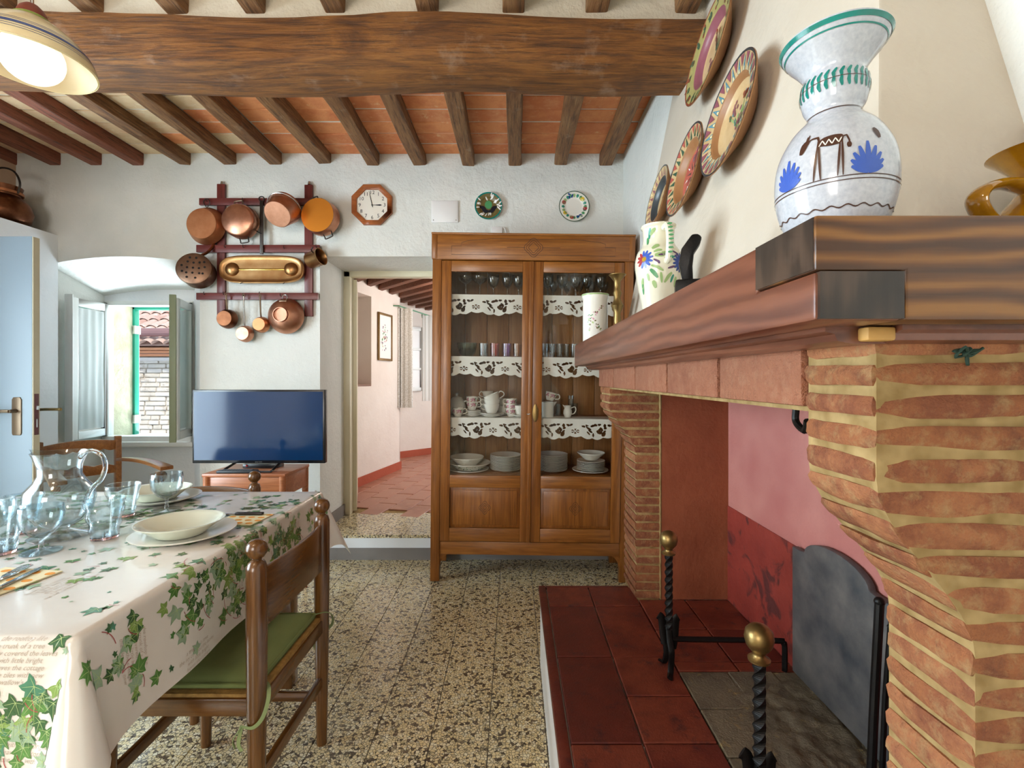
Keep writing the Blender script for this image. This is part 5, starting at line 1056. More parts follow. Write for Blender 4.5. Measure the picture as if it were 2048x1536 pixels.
def leaf(s, t, sz, ang, mi):
    c, q = math.cos(ang), math.sin(ang); k = lr.uniform(0.75, 1.0); sk = lr.uniform(-.15, .15)
    loc = lambda p: Vector((s + (p[0] * k + sk * p[1]) * sz * c - p[1] * sz * q, t + (p[0] * k + sk * p[1]) * sz * q + p[1] * sz * c, 0))
    near = min(abs(s - TX1), abs(t - TY0), abs(t - TY1)) < sz + 0.05
    vs = [loc((0, 0.05))] + [loc(p) for p in LEAF]; fs = [(0, 1 + i, 1 + (i + 1) % len(LEAF)) for i in range(len(LEAF))]
    vs, fs = subdiv(vs, fs, 2 if near else 1)
    lim = lambda v: TX0 - OV < v.x < TX1 + OV and TY0 - OV < v.y < TY1 + OV
    if not all(lim(v) for v in vs): return
    if max(TX0 - s, s - TX1) > 0.03 and max(TY0 - t, t - TY1) > 0.03: return
    iv.mat(mi); iv.add([cloth(v.x, v.y, 0.0009) for v in vs], fs)
    if sz > 0.017:
        iv.mat(5)
        for p in ((0, 0.9), (0.6, 0.36), (-0.6, 0.36), (0.5, -0.26), (-0.5, -0.26)):
            a, b_ = loc((0, -0.1)), loc(p); pts = [a + (b_ - a) * i / 5 for i in range(6)]; v, f = ribbon([(p_.x, p_.y) for p_ in pts], [0.0011, 0.001, 0.0008, 0.0007, 0.0006, 0.0003]); iv.add([cloth(q_[0], q_[1], 0.0013) for q_ in v], f)
def stem(p, q, bend):
    mx, my = (p[0] + q[0]) / 2 + bend * (q[1] - p[1]), (p[1] + q[1]) / 2 - bend * (q[0] - p[0]); pts = []
    for i in range(9):
        u_ = i / 8; pts.append((p[0] * (1 - u_) ** 2 + 2 * mx * u_ * (1 - u_) + q[0] * u_ * u_, p[1] * (1 - u_) ** 2 + 2 * my * u_ * (1 - u_) + q[1] * u_ * u_))
    if not all(TX0 - OV < a < TX1 + OV and TY0 - OV < b_ < TY1 + OV for a, b_ in pts): return
    if max(TX0 - q[0], q[0] - TX1) > 0.0 and max(TY0 - q[1], q[1] - TY1) > 0.0: return
    iv.mat(6); v, f = ribbon(pts, 0.0016); iv.add([cloth(x[0], x[1], 0.0011) for x in v], f)
def cluster(cs, ct, n, direc, spread, szr):
    px, py = cs, ct
    for k in range(n):
        a = direc + lr.uniform(-.7, .7); st_ = lr.uniform(0.02, 0.04); px += st_ * math.cos(a); py += st_ * math.sin(a)
        ox, oy = lr.gauss(0, spread), lr.gauss(0, spread)
        mi = lr.choices([0, 1, 2, 3, 4], [5, 4, 2.2, 3, 2])[0]
        leaf(px + ox, py + oy, lr.uniform(*szr) * (0.75 if mi == 0 and lr.random() < .5 else 1), lr.uniform(pi * 0.7, pi * 1.3) if lr.random() < 0.75 else lr.uniform(0, 2 * pi), mi)
        if k % 3 == 1: stem((px, py), (px + ox + 0.02 * math.cos(a), py + oy + 0.02 * math.sin(a)), 0.25)
for k in range(95): cluster(lr.uniform(TX0 - 0.1, TX1), lr.uniform(TY0, TY1), lr.randrange(6, 12), lr.uniform(0, 2 * pi), 0.02, (0.014, 0.032))
for k in range(20): cluster(TX1 + lr.uniform(-0.03, 0.13), TY0 + (k + lr.random() * .6) * (TY1 - TY0) / 20, lr.randrange(9, 15), lr.choice([0.2, pi / 2, -pi / 2, 0.8]), 0.026, (0.016, 0.037))
for k in range(9): cluster(TX1 - 0.45 + k * 0.055 + lr.uniform(-.02, .02), TY0 - lr.uniform(0.12, 0.19), 10, -pi / 2 + lr.uniform(-.6, .6), 0.03, (0.019, 0.042))
for k in range(9): cluster(TX1 - 0.15 + 0.016 * k, TY0 - lr.uniform(0.05, 0.13), 8, -pi / 2 + lr.uniform(-.5, .5), 0.018, (0.02, 0.04))
for k in range(5): cluster(TX1 + 0.02, TY0 - 0.04 * k - 0.02, 5, -pi / 4, 0.02, (0.02, 0.04))
for k in range(150): leaf(lr.uniform(TX0, TX1 + OV - .03), lr.uniform(TY0 - OV + .03, TY1 + OV - .03), lr.uniform(0.006, 0.014), lr.uniform(0, 2 * pi), lr.choice([0, 0, 1, 3, 4]))
tag(iv.build('ivy_print', mats, tc, weld=False), kind='stuff')
TXT = ['the rooftop like', 'a trunk of a tree', 'the ivy covered the leaves', 'with little bright', 'leaves the cottage', 'the tiles with new', 'swallow\'s nest']
sm = MB(); LT = [textmesh(x, 0.0132, 0.4) for x in TXT]
def script(s, t, ang, lines, pitch=0.0126):
    c, q = math.cos(ang), math.sin(ang)
    for i, k in enumerate(lines):
        v, f = LT[k % len(LT)]
        pts = [(s + x * c - (y - i * pitch) * q, t + x * q + (y - i * pitch) * c) for x, y, _ in v]
        if not all(TX0 - OV < a < TX1 + OV and TY0 - OV < b_ < TY1 + OV for a, b_ in pts): continue
        sm.add([cloth(a, b_, 0.0007) for a, b_ in pts], f)
script(TX1 - 0.085, TY0 - 0.012, 0, range(7)); script(TX1 - 0.26, TY0 - 0.03, 0, range(3, 9)); script(TX1 - 0.05, TY0 - 0.18, 0, range(2, 6))
for k, (t_, a) in enumerate(((1.02, 0), (1.22, pi / 2), (1.40, 0.1), (1.58, pi / 2), (1.78, 0), (1.95, pi / 2))): script(TX1 + (0.20 if a > 1 else 0.12), t_, pi / 2 if a > 1 else 0.0, range(k, k + 6)) if a > 1 else script(TX1 + 0.11, t_ + 0.04, 0.0, range(k, k + 6))
for k in range(12): script(lr.uniform(TX0 + .2, TX1 - .1), lr.uniform(TY0 + .1, TY1 - .1), lr.choice([0, 0, pi / 2, 0.3]), range(k, k + 6))
tag(sm.build('script_print', 'script_ink', tc, weld=False), kind='stuff')
# ================================================================== CHAIRS
def chair(label, loc, rz):
    t = thing('dining_chair', label, 'chair', loc, rz, 'ball topped dining chairs')
    post = [(0, 0), (0.017, 0), (0.019, 0.1), (0.0235, 0.4), (0.0255, 0.60), (0.0255, 0.762), (0.021, 0.778), (0.012, 0.785), (0.012, 0.789), (0.018, 0.793), (0.0245, 0.803), (0.0262, 0.813), (0.0245, 0.824), (0.018, 0.833), (0.008, 0.8375), (0, 0.838)]
    for sy in (-1, 1):
        MB().lathe(post, 24).build('back_post', 'chair_z', t, (-0.2, sy * 0.209, 0), smooth=True, angle=50)
        MB().lathe([(0, 0), (0.016, 0), (0.021, 0.3), (0.021, 0.43), (0, 0.432)], 20).build('front_leg', 'chair_z', t, (0.19, sy * 0.2, 0), smooth=True, angle=50)
        MB().box(-0.2, 0.19, sy * 0.202 - 0.011, sy * 0.202 + 0.011, 0.385, 0.43).build('seat_rail', 'chair_x', t, bevel=0.004)
        MB().box(-0.2, 0.19, sy * 0.203 - 0.009, sy * 0.203 + 0.009, 0.15, 0.18).build('stretcher', 'chair_x', t, bevel=0.004)
    for x in (-0.2, 0.19): MB().box(x - 0.011, x + 0.011, -0.2, 0.2, 0.385, 0.43).build('seat_rail', 'chair_y', t, bevel=0.004)
    MB().box(-0.209, -0.191, -0.2, 0.2, 0.20, 0.235).build('stretcher', 'chair_y', t, bevel=0.004); MB().box(0.181, 0.199, -0.2, 0.2, 0.20, 0.235).build('stretcher', 'chair_y', t, bevel=0.004)
    m = MB(); n = 14; vs = []
    for i in range(n + 1):
        s = i / n; y = -0.203 + 0.406 * s; k = 4 * s * (1 - s); x = -0.197 - 0.030 * k; tz = 0.752 + 0.012 * k; bz = 0.592 + 0.03 * k
        vs += [(x - 0.007, y, bz), (x - 0.007, y, tz), (x + 0.006, y, tz), (x + 0.006, y, bz)]
    fs = [(i * 4 + j, (i + 1) * 4 + j, (i + 1) * 4 + (j + 1) % 4, i * 4 + (j + 1) % 4) for i in range(n) for j in range(4)] + [(0, 1, 2, 3), tuple(n * 4 + j for j in range(4))]
    m.add(vs, fs); m.build('backrest', 'chair_y', t, bevel=0.003)
    m = MB(); m.grid(lambda a, b_: (-0.205 + 0.41 * a, -0.205 + 0.41 * b_, 0.44 - 0.012 * (1 - abs(2 * a - 1)) * (1 - abs(2 * b_ - 1)) * 2), 14, 14); m.box(-0.205, 0.205, -0.205, 0.205, 0.412, 0.4395); m.build('rush_seat', 'rush_seat', t, bevel=0.006)
    def cf(a, b_): 
        x = -0.19 + 0.385 * a; hw = 0.195 - 0.012 * (1 - a); y = -hw + 2 * hw * b_; e = min(a, 1 - a, b_, 1 - b_); return (x, y, 0.445 + 0.026 * min(1, e * 9) ** 0.5 + 0.002 * math.sin(x * 30))
    m = MB(); m.grid(cf, 30, 30); m.grid(lambda a, b_: (cf(a, b_)[0], cf(a, b_)[1], 0.443), 8, 8); cu = m.build('seat_cushion', 'cushion_green', t, smooth=True, angle=60)
    m = MB(); ed = [(-0.185, -0.19), (0.19, -0.19), (0.19, 0.19), (-0.185, 0.19)]; m.tube([(x, y, 0.45) for x, y in ed], 0.006, 8, closed=True); m.build('piping', 'cushion_green', cu, smooth=True)
    for sy in (-1, 1):
        m = MB(); m.tube(spline([(-0.18, sy * 0.185, 0.45), (-0.215, sy * 0.19, 0.458), (-0.232, sy * 0.212, 0.44), (-0.228, sy * 0.232, 0.40), (-0.205, sy * 0.236, 0.375), (-0.17, sy * 0.226, 0.37)], 6), 0.0055, 6, flat=0.25); m.tube(spline([(-0.17, sy * 0.226, 0.37), (-0.165, sy * 0.23, 0.33), (-0.172, sy * 0.228, 0.31)], 5), 0.0055, 6, flat=0.25); m.tube(spline([(-0.17, sy * 0.226, 0.37), (-0.152, sy * 0.231, 0.34), (-0.156, sy * 0.23, 0.32)], 5), 0.0055, 6, flat=0.25); m.build('tie', 'cushion_tie', cu, smooth=True)
    return t
chair('dark ball topped chair with green cushion at near side of table', (-0.858, 1.446, 0), pi)
chair('ball topped chair at the far table end before the television', (-1.36, 1.945, 0), -pi / 2)
ac = thing('armchair', 'brown wooden armchair with scalloped back rails by the window', 'armchair', (-2.426, 2.80, 0), R(-30))
for sy in (-1, 1):
    m = MB(); m.box(-0.22, -0.185, sy * 0.185 - 0.016, sy * 0.185 + 0.016, 0, 0.885); m.build('back_post', 'armchair_wood', ac, bevel=0.005); m = MB(); m.box(0.19, 0.225, sy * 0.235 - 0.016, sy * 0.235 + 0.016, 0, 0.69); m.build('front_leg', 'armchair_wood', ac, bevel=0.005)
    m = MB(); vs = []; n = 10
    for i in range(n + 1):
        s = i / n; x = -0.2 + 0.48 * s; y = sy * (0.185 + 0.06 * s); z = 0.735 + 0.018 * math.sin(s * 2.6) - 0.03 * s * s; wd = 0.016 + 0.02 * s; vs += [(x, y - wd, z - 0.011), (x, y - wd, z + 0.011), (x, y + wd, z + 0.011), (x, y + wd, z - 0.011)]
    fs = [(i * 4 + j, (i + 1) * 4 + j, (i + 1) * 4 + (j + 1) % 4, i * 4 + (j + 1) % 4) for i in range(n) for j in range(4)] + [(0, 1, 2, 3), tuple(n * 4 + j for j in range(4))]
    m.add(vs, fs); m.build('arm', 'armchair_wood', ac, bevel=0.004)
def scal(z0, z1, n, up):
    top = []; bot = []
    for i in range(41):
        s = i / 40; y = -0.185 + 0.37 * s; k = 4 * s * (1 - s); sc_ = abs(math.sin(n * pi * s)) * 0.014
        top.append((y, z1 + 0.02 * k + (sc_ if up else 0))); bot.append((y, z0 + (0 if up else 0.008 - sc_) + 0.0 * k))
    return bot + top[::-1]
m = MB(); m.prism(scal(0.805, 0.855, 5, False), -0.212, -0.194, 'x'); m.build('top_rail', 'armchair_wood', ac, bevel=0.002)
m = MB(); m.prism(scal(0.655, 0.69, 3, True), -0.212, -0.194, 'x'); m.build('lower_rail', 'armchair_wood', ac, bevel=0.002)
MB().box(-0.22, 0.22, -0.22, 0.22, 0.41, 0.45).build('seat', 'rush_seat', ac, bevel=0.01)
for sy in (-0.19, 0.19): MB().box(-0.2, 0.2, sy - 0.01, sy + 0.01, 0.18, 0.21).build('stretcher', 'armchair_wood', ac)
# ================================================================== TABLEWARE
ZT = TZ + 0.0015
jp = thing('glass_jug', 'large clear glass water jug with looped handle on table', 'jug', (-1.385, 1.475, ZT))
o_ = [(0, 0), (0.072, 0), (0.076, 0.004), (0.05, 0.012), (0.022, 0.022), (0.024, 0.03), (0.055, 0.045), (0.079, 0.08), (0.086, 0.115), (0.082, 0.145), (0.062, 0.17), (0.052, 0.19), (0.053, 0.215), (0.064, 0.25), (0.068, 0.258)]
i_ = [(0, 0.034), (0.03, 0.037), (0.053, 0.05), (0.076, 0.083), (0.083, 0.115), (0.079, 0.144), (0.059, 0.17), (0.049, 0.19), (0.05, 0.215), (0.061, 0.25), (0.0655, 0.258)]
m = MB(); n = 40; prof = o_ + i_[::-1]; k0 = len(m.v); m.lathe(prof, n)
for i, (x, y, z) in enumerate(m.v):   # pull the pouring lip out on the left
    if z > 0.225:
        a = math.atan2(y, x); d_ = abs(((a - pi + pi) % (2 * pi)) - pi); w_ = max(0, 1 - d_ / 0.5) ** 2 * (z - 0.225) / 0.033; m.v[i] = (x - 0.028 * w_, y, z + 0.008 * w_)
m.build('body', 'thin_glass', jp, smooth=True, angle=60); MB().tube(spline([(0.06, 0, 0.24), (0.09, 0, 0.262), (0.125, 0, 0.25), (0.138, 0, 0.215), (0.125, 0, 0.175), (0.095, 0, 0.145), (0.08, 0, 0.115)], 6), [0.0065] * 37, 10).build('handle', 'glass', jp, smooth=True)
def wtumbler(label, x, y, h=0.118, r0=0.034, r1=0.052):
    t = thing('water_tumbler', label, 'glass', (x, y, ZT), rnd.uniform(0, 6), 'rippled water tumblers'); m = MB(); sd = rnd.uniform(0, 9)
    def out(a, b_):
        z = 0.008 + (h - 0.008) * b_; an = 2 * pi * a; r = r0 + (r1 - r0) * b_; wv = 0.0022 * math.sin(z * 190 + 3.2 * math.sin(an * 2 + sd + z * 20) + an) * smoothstep(0.0, 0.15, b_) * smoothstep(1.0, 0.9, b_); return ((r + wv) * math.cos(an), (r + wv) * math.sin(an), z)
    m.grid(out, 48, 26, closeu=True); m.grid(lambda a, b_: ((r0 - 0.003 + (r1 - r0) * b_) * math.cos(2 * pi * a), (r0 - 0.003 + (r1 - r0) * b_) * math.sin(2 * pi * a), 0.012 + (h - 0.012) * b_), 48, 8, closeu=True)
    nv = 26; m.add([], []); 
    m.f += [[i * nv + nv - 1, ((i + 1) % 48) * nv + nv - 1, 48 * nv + ((i + 1) % 48) * 8 + 7, 48 * nv + i * 8 + 7] for i in range(48)]; m.mi += [0] * 48
    m.f += [[i * nv for i in range(48)], [48 * nv + i * 8 for i in range(48)]]; m.mi += [0, 0]
    m.build('body', 'thin_glass', t, smooth=True, angle=70); MB().lathe([(0, 0), (r0 - 0.001, 0), (r0 + 0.0008, 0.006), (r0 - 0.001, 0.0079), (0, 0.0079)], 40).build('base', 'glass_rose', t, smooth=True)
wtumbler('rippled clear tumbler with rose base beside the front plate', -1.24, 1.465); wtumbler('rippled tumbler standing behind the front tumbler', -1.375, 1.70, 0.11); wtumbler('rippled tumbler with rose base left of the jug', -1.545, 1.52, 0.115); wtumbler('rippled tumbler cut off at the left picture edge', -1.42, 1.335, 0.118)
def wgoblet(label, x, y, h, rb, rf): 
    t = thing('wine_glass', label, 'glass', (x, y, ZT), 0, 'clear stemmed glasses on the table'); link('body', goblet_mesh(h, rb, rf, n=36, st=0.34), t)
wgoblet('clear stemmed wine glass in front of the water jug', -1.315, 1.345, 0.128, 0.05, 0.045); wgoblet('stemmed wine glass behind the rippled tumblers', -1.275, 1.775, 0.135, 0.052, 0.045); wgoblet('stemmed wine glass at far left beside the jug', -1.52, 1.41, 0.13, 0.05, 0.045)
PLT = MB().lathe([(0, 0), (0.085, 0), (0.09, 0.003), (0.138, 0.017), (0.14, 0.02), (0.136, 0.0205), (0.09, 0.0075), (0, 0.006)], 56).mesh('plate', 'ceramic_white', smooth=True, angle=45)
BWL = MB().lathe([(0, 0), (0.062, 0), (0.068, 0.004), (0.105, 0.034), (0.117, 0.04), (0.118, 0.0425), (0.114, 0.0425), (0.102, 0.037), (0.065, 0.0085), (0, 0.0065)], 56).mesh('bowl', 'ceramic_cream', smooth=True, angle=45)
for nm, x, y in (('front', -1.005, 1.475), ('far', -1.395, 1.905)):
    tag(link('dinner_plate', PLT, loc=(x, y, ZT)), 'white dinner plate under the %s pale soup plate on table' % nm, 'plate', 'place setting plates'); tag(link('soup_plate', BWL, loc=(x - 0.012, y, ZT + 0.0075)), 'pale cream soup plate on the %s dinner plate' % nm, 'plate', 'place setting soup plates')
def napkin(label, x, y, rz, sx=0.085, sy=0.085):
    t = thing('paper_napkin', label, 'napkin', (x, y, ZT), rz, 'orange dotted napkins'); MB().box(-sx, sx, -sy, sy, 0, 0.0012).box(-sx + 0.001, sx - 0.001, -sy + 0.001, sy - 0.001, 0.0013, 0.0026).build('sheet', 'napkin_cream', t); m = MB()
    for i in range(4):
        for j in range(4):
            m = MB(); v, f = ellip(-sx * 0.75 + i * sx * 0.5 + (0.01 if j % 2 else 0), -sy * 0.75 + j * sy * 0.5, 0.012, 0.009, 10); m.add([(q[0], q[1], 0.003) for q in v], f); m.build('dot', 'napkin_orange', t)
napkin('cream napkin with orange dots under fork at left edge', -1.222, 1.135, R(-8)); napkin('cream napkin with orange dots right of front plate', -0.925, 1.655, R(-6), 0.07, 0.065)
def knife(label, x, y, rz, mat): 
    t = thing('table_knife', label, 'knife', (x, y, ZT + 0.0035), rz, 'table knives'); m = MB(); m.prism([(0, -0.008), (0.10, -0.009), (0.12, -0.004), (0.122, 0.004), (0.10, 0.007), (0, 0.006)], 0.001, 0.003); m.build('blade', 'steel', t, bevel=0.0005); MB().box(-0.095, 0.002, -0.0085, 0.0085, 0, 0.009).build('handle', mat, t, bevel=0.003)
knife('dark handled knife on napkin beside the front plate', -0.975, 1.697, R(180), 'knife_handle'); knife('steel handled knife lying beside the fork', -1.175, 1.10, R(99), 'steel')
fk = thing('table_fork', 'steel fork on the dotted napkin at left edge', 'fork', (-1.218, 1.14, ZT + 0.0035), R(101)); m = MB()
m.box(-0.12, 0.01, -0.004, 0.004, 0, 0.002); m.prism([(0.01, -0.004), (0.03, -0.012), (0.045, -0.013), (0.045, 0.013), (0.03, 0.012), (0.01, 0.004)], 0.002, 0.0042); m.build('handle', 'steel', fk, bevel=0.0006)
for k in range(4): MB().box(0.044, 0.09, -0.0125 + k * 0.0073, -0.0093 + k * 0.0073, 0.003, 0.005).build('tine', 'steel', fk)
# ================================================================== PENDANT LAMP
LP = (-1.54, 1.545, 2.25); lm = thing('pendant_lamp', 'cream glass pendant lamp with blue stripes and lit globe', 'lamp', LP)
prof = [(0.163, 0.0), (0.161, 0.018), (0.149, 0.048), (0.122, 0.084), (0.086, 0.116), (0.054, 0.137), (0.036, 0.146)]
def rad(z): 
    for (r0, z0), (r1, z1) in zip(prof, prof[1:]):
        if z0 <= z <= z1: return r0 + (r1 - r0) * (z - z0) / (z1 - z0)
    return prof[-1][0]
m = MB(); m.lathe(prof, 64); m.mat(1); m.lathe([(r - 0.004, z - (0.0 if i == 0 else 0.003)) for i, (r, z) in enumerate(prof)], 64); m.mat(0); m.lathe([(0.163, 0), (0.165, 0.002), (0.163, 0.004), (0.159, 0.0)], 64); m.build('shade', ['lamp_shade', 'lamp_inside'], lm, smooth=True, angle=60, weld=False)
m = MB()
for z0, z1 in ((0.026, 0.0275), (0.034, 0.0355), (0.042, 0.052), (0.059, 0.0605), (0.066, 0.0675)): m.lathe([(rad(z0) + 0.0009, z0 + 0.0006), (rad(z1) + 0.0009, z1 + 0.0006)], 64)
m.build('stripes', 'lamp_stripe', lm, smooth=True); MB().lathe([(0.042, 0.142), (0.049, 0.144), (0.042, 0.15), (0.034, 0.151)], 40).build('collar', 'lamp_green', lm, smooth=True)
MB().lathe([(0, 0.192), (0.018, 0.189), (0.03, 0.177), (0.036, 0.165), (0.039, 0.15), (0, 0.149)], 28).build('cap', 'lamp_cap', lm, smooth=True)
MB().sphere((0, 0, 0.022), 0.082, 32, 20, 0.95).build('globe', 'globe_glow', lm, smooth=True); MB().cyl((0, 0, 0.187), (0, 0, ZC - LP[2] + 0.01), 0.005).build('flex', 'chrome', lm)
# ================================================================== MANTEL AND HOOD THINGS
def hoodT(u, v, off=0.022):
    a, c = (u - CU) / F, (CV - v) / F; Y = 0.464 / (a - 0.2 * c); x, z = a * Y, CH + c * Y; n = Vector((-1, 0, 0.2)).normalized(); yv = Vector((0.2, 0, 1)).normalized(); xv = yv.cross(n)
    T = Matrix.Identity(4)
    for r in range(3): T[r][0], T[r][1], T[r][2] = xv[r], yv[r], n[r]
    pos = Vector((x, Y, z)) + n * off; T.translation = pos; return T
def zig(n, r0, r1, mt, ph=0.0, wd=0.5):
    out = []
    for k in range(n):
        a = 2 * pi * k / n + ph; h = 2 * pi / n * wd / 2; v = [(r0 * math.cos(a - h), r0 * math.sin(a - h), 0), (r0 * math.cos(a + h), r0 * math.sin(a + h), 0), (r1 * math.cos(a), r1 * math.sin(a), 0)]; out.append((mt, v, [(0, 1, 2)], 2))
    return out
def sprig(c, ang, L, n, ms, sz, seed):
    r_ = random.Random(seed); out = []
    for k in range(n):
        a = ang + r_.uniform(-1.2, 1.2); l_ = L * r_.uniform(0.3, 1); e = (c[0] + l_ * math.cos(a), c[1] + l_ * math.sin(a)); v, f = stroke([c, ((c[0] + e[0]) / 2 + 0.05 * l_, (c[1] + e[1]) / 2), e], 0.022, 3); out.append((ms[0], v, f, 0)); v, f = ellip(e[0], e[1], sz * r_.uniform(.7, 1.2), sz * 0.6, 8, a); out.append((r_.choice(ms), v, f, 0))
    return out
def berries(c, n, mt, s, seed, sp):
    r_ = random.Random(seed); out = []
    for k in range(n): v, f = ellip(c[0] + r_.gauss(0, sp), c[1] + r_.gauss(0, sp * 1.4), s, s, 8); out.append((mt, v, f, 0))
    return out
G4 = 'painted plates on the chimney hood'
d_ = sprig((0.0, 0.0), 0.8, 0.55, 14, ['plate_green', 'plate_lime', 'plate_rim_rust'], 0.07, 1) + berries((-0.1, -0.22), 16, 'plate_plum', 0.045, 2, 0.09)
for k in range(18): d_ += sprig((0.84 * math.cos(k * 0.349), 0.84 * math.sin(k * 0.349)), k * 0.349 + 1.2, 0.15, 4, ['plate_green', 'plate_rim_rust'], 0.05, k)
decoplate('hood_plate', 'uppermost hood plate with plum ring and green vine rim', 'plate', hoodT(1446, 104), 0.165, 0.026, [(0, 0.58, 'plate_ochre'), (0.58, 0.7, 'plate_plum'), (0.7, 0.96, 'plate_lime'), (0.96, 1.0, 'plate_rim_rust')], 'plate_terracotta', d_, G4)
d_ = zig(22, 0.70, 0.94, 'plate_blue') + zig(22, 0.95, 0.76, 'plate_plum', pi / 22, 0.6) + zig(22, 0.70, 0.84, 'plate_sand', 0, 0.3) + sprig((0.05, -0.2), 1.5, 0.6, 18, ['leaf_paint_pale', 'plate_green', 'plate_blue'], 0.06, 4) + berries((0.08, -0.05), 16, 'plate_plum', 0.045, 5, 0.07) + berries((-0.2, 0.28), 8, 'plate_plum', 0.04, 6, 0.05) + berries((0.15, 0.35), 8, 'plate_rim_rust', 0.04, 7, 0.05)
decoplate('hood_plate', 'largest hood plate with blue zigzag rim and flower bunch', 'plate', hoodT(1494, 240), 0.147, 0.026, [(0, 0.62, 'plate_ochre'), (0.62, 0.70, 'plate_terracotta'), (0.7, 0.96, 'plate_ochre'), (0.96, 1.0, 'plate_rim_dark')], 'plate_terracotta', d_, G4)
d_ = zig(20, 0.72, 0.94, 'plate_green') + zig(20, 0.95, 0.78, 'plate_rose', pi / 20, 0.5) + zig(8, 0.0, 0.34, 'plate_sand', 0.2, 0.9) + zig(8, 0.12, 0.4, 'plate_rim_dark', 0.2 + pi / 8, 0.5) + zig(8, 0.3, 0.46, 'paper_white', 0.2, 0.2) + berries((-0.05, 0.4), 8, 'plate_plum', 0.05, 9, 0.06)
decoplate('hood_plate', 'rose centred hood plate with star and green triangle rim', 'plate', hoodT(1400, 348), 0.142, 0.026, [(0, 0.56, 'plate_rose'), (0.56, 0.71, 'plate_terracotta'), (0.71, 0.96, 'plate_ochre'), (0.96, 1.0, 'plate_rim_dark')], 'plate_terracotta', d_, G4)
d_ = zig(20, 0.72, 0.94, 'plate_plum') + zig(20, 0.95, 0.78, 'plate_sand', pi / 20, 0.4) + sprig((0.0, -0.1), 1.4, 0.45, 14, ['plate_rim_dark', 'plate_plum', 'plate_green'], 0.06, 14)
decoplate('hood_plate', 'small lowest hood plate rising behind the floral jug', 'plate', hoodT(1339, 402), 0.122, 0.024, [(0, 0.56, 'plate_ochre'), (0.56, 0.70, 'plate_rim_dark'), (0.7, 0.96, 'plate_ochre'), (0.96, 1.0, 'plate_rim_dark')], 'plate_terracotta', d_, G4)
MZ = 1.4045
def revolve_decor(t, name, C, prof, strokes):
    # strokes in (angle offset from camera-facing direction, height); drawn on the surface of revolution
    d = Vector((C[0], C[1], 0)).normalized(); r_ = Vector((d.y, -d.x, 0)); mats = []; m = MB()
    def rad_(z):
        for (a, za), (b_, zb) in zip(prof, prof[1:]):
            if min(za, zb) <= z <= max(za, zb) and abs(zb - za) > 1e-9: return a + (b_ - a) * (z - za) / (zb - za)
        return prof[-1][0]
    for mt, v, f, sub in strokes:
        if mt not in mats: mats.append(mt)
        m.mat(mats.index(mt)); vs, fs = subdiv([Vector((q[0], q[1], 0)) for q in v], f, sub) if sub else ([Vector((q[0], q[1], 0)) for q in v], f)
        m.add([tuple((-d * math.cos(q.x) + r_ * math.sin(q.x)) * (rad_(q.y) + 0.0007) + Vector((0, 0, q.y))) for q in vs], fs)
    tag(m.build(name, mats, t, weld=False), kind='stuff')
def fine(pr, n=5):
    s = spline([(r, z, 0) for r, z in pr], n); return [(max(0, v.x), v.y) for v in s]
# ---- big white vase with horse
VC = (0.372, 0.562); vz = thing('ceramic_vase', 'big white vase with painted horse and green rim', 'vase', (VC[0], VC[1], MZ))
vp = fine([(0.038, 0.0), (0.05, 0.018), (0.0585, 0.042), (0.0615, 0.07), (0.058, 0.1), (0.045, 0.127), (0.0275, 0.147), (0.0315, 0.16), (0.0345, 0.174), (0.0335, 0.186), (0.031, 0.195), (0.037, 0.206), (0.048, 0.22), (0.0555, 0.231)])
MB().lathe([(0, 0)] + vp + [(0.0545, 0.2345)] + [(r - 0.003, z) for r, z in vp[::-1] if z > 0.15] + [(0, 0.15)], 64).build('body', 'ceramic_speck', vz, smooth=True, angle=70)
st_ = []
def band(z, wd, mt, wig=0.0, k=0): 
    pts = [(-pi + 2 * pi * i / 160, z + wig * math.sin(i * k)) for i in range(161)]; v, f = ribbon(pts, wd); v = [(a[0], z + wig * math.sin(((i // 2)) * k) + (wd / 2 if i % 2 == 0 else -wd / 2), 0) for i, a in enumerate(v)]; st_.append((mt, v, f, 0))
band(0.0575, 0.0009, 'brown_paint'); band(0.0535, 0.0009, 'brown_paint'); band(0.028, 0.0014, 'brown_paint', 0.0014, 0.9); band(0.147, 0.0012, 'brown_paint')
band(0.2295, 0.0045, 'teal_glaze'); band(0.2225, 0.0014, 'teal_glaze'); band(0.1775, 0.0007, 'brown_paint')
for k in range(30):
    a = -pi + 2 * pi * k / 30
    for sg in (1, -1): v, f = stroke([(a * 0.034, 0.1775), ((a - 0.02) * 0.034, 0.1775 + sg * 0.005), ((a + (0.08 if sg > 0 else 0.02)) * 0.034, 0.1775 + sg * 0.0105)], 0.0036, 3); st_.append(('teal_glaze', [(q_[0] / 0.034, q_[1], 0) for q_ in v], f, 0))
def vs_(pts, w_, mt): 
    # keep stroke width metric: angle axis scaled by the belly radius
    k = 1 / 0.06; v, f = stroke([(x / k, y) for x, y in pts], w_, 5); st_.append((mt, [(a[0] * k, a[1], 0) for a in v], f, 0))
hz0 = 0.058
vs_([(-0.28, 0.074), (-0.24, 0.102), (-0.26, 0.106), (-0.36, 0.1065), (-0.46, 0.1045)], 0.0024, 'brown_paint'); vs_([(-0.42, 0.1065), (-0.49, 0.1015), (-0.535, 0.092)], 0.0075, 'brown_paint'); vs_([(-0.44, 0.105), (-0.425, 0.113)], 0.002, 'brown_paint'); vs_([(-0.46, 0.105), (-0.455, 0.1115)], 0.002, 'brown_paint')
vs_([(-0.25, 0.097), (-0.15, 0.0985), (-0.02, 0.0985), (0.10, 0.0985), (0.14, 0.098)], 0.0125, 'brown_paint')
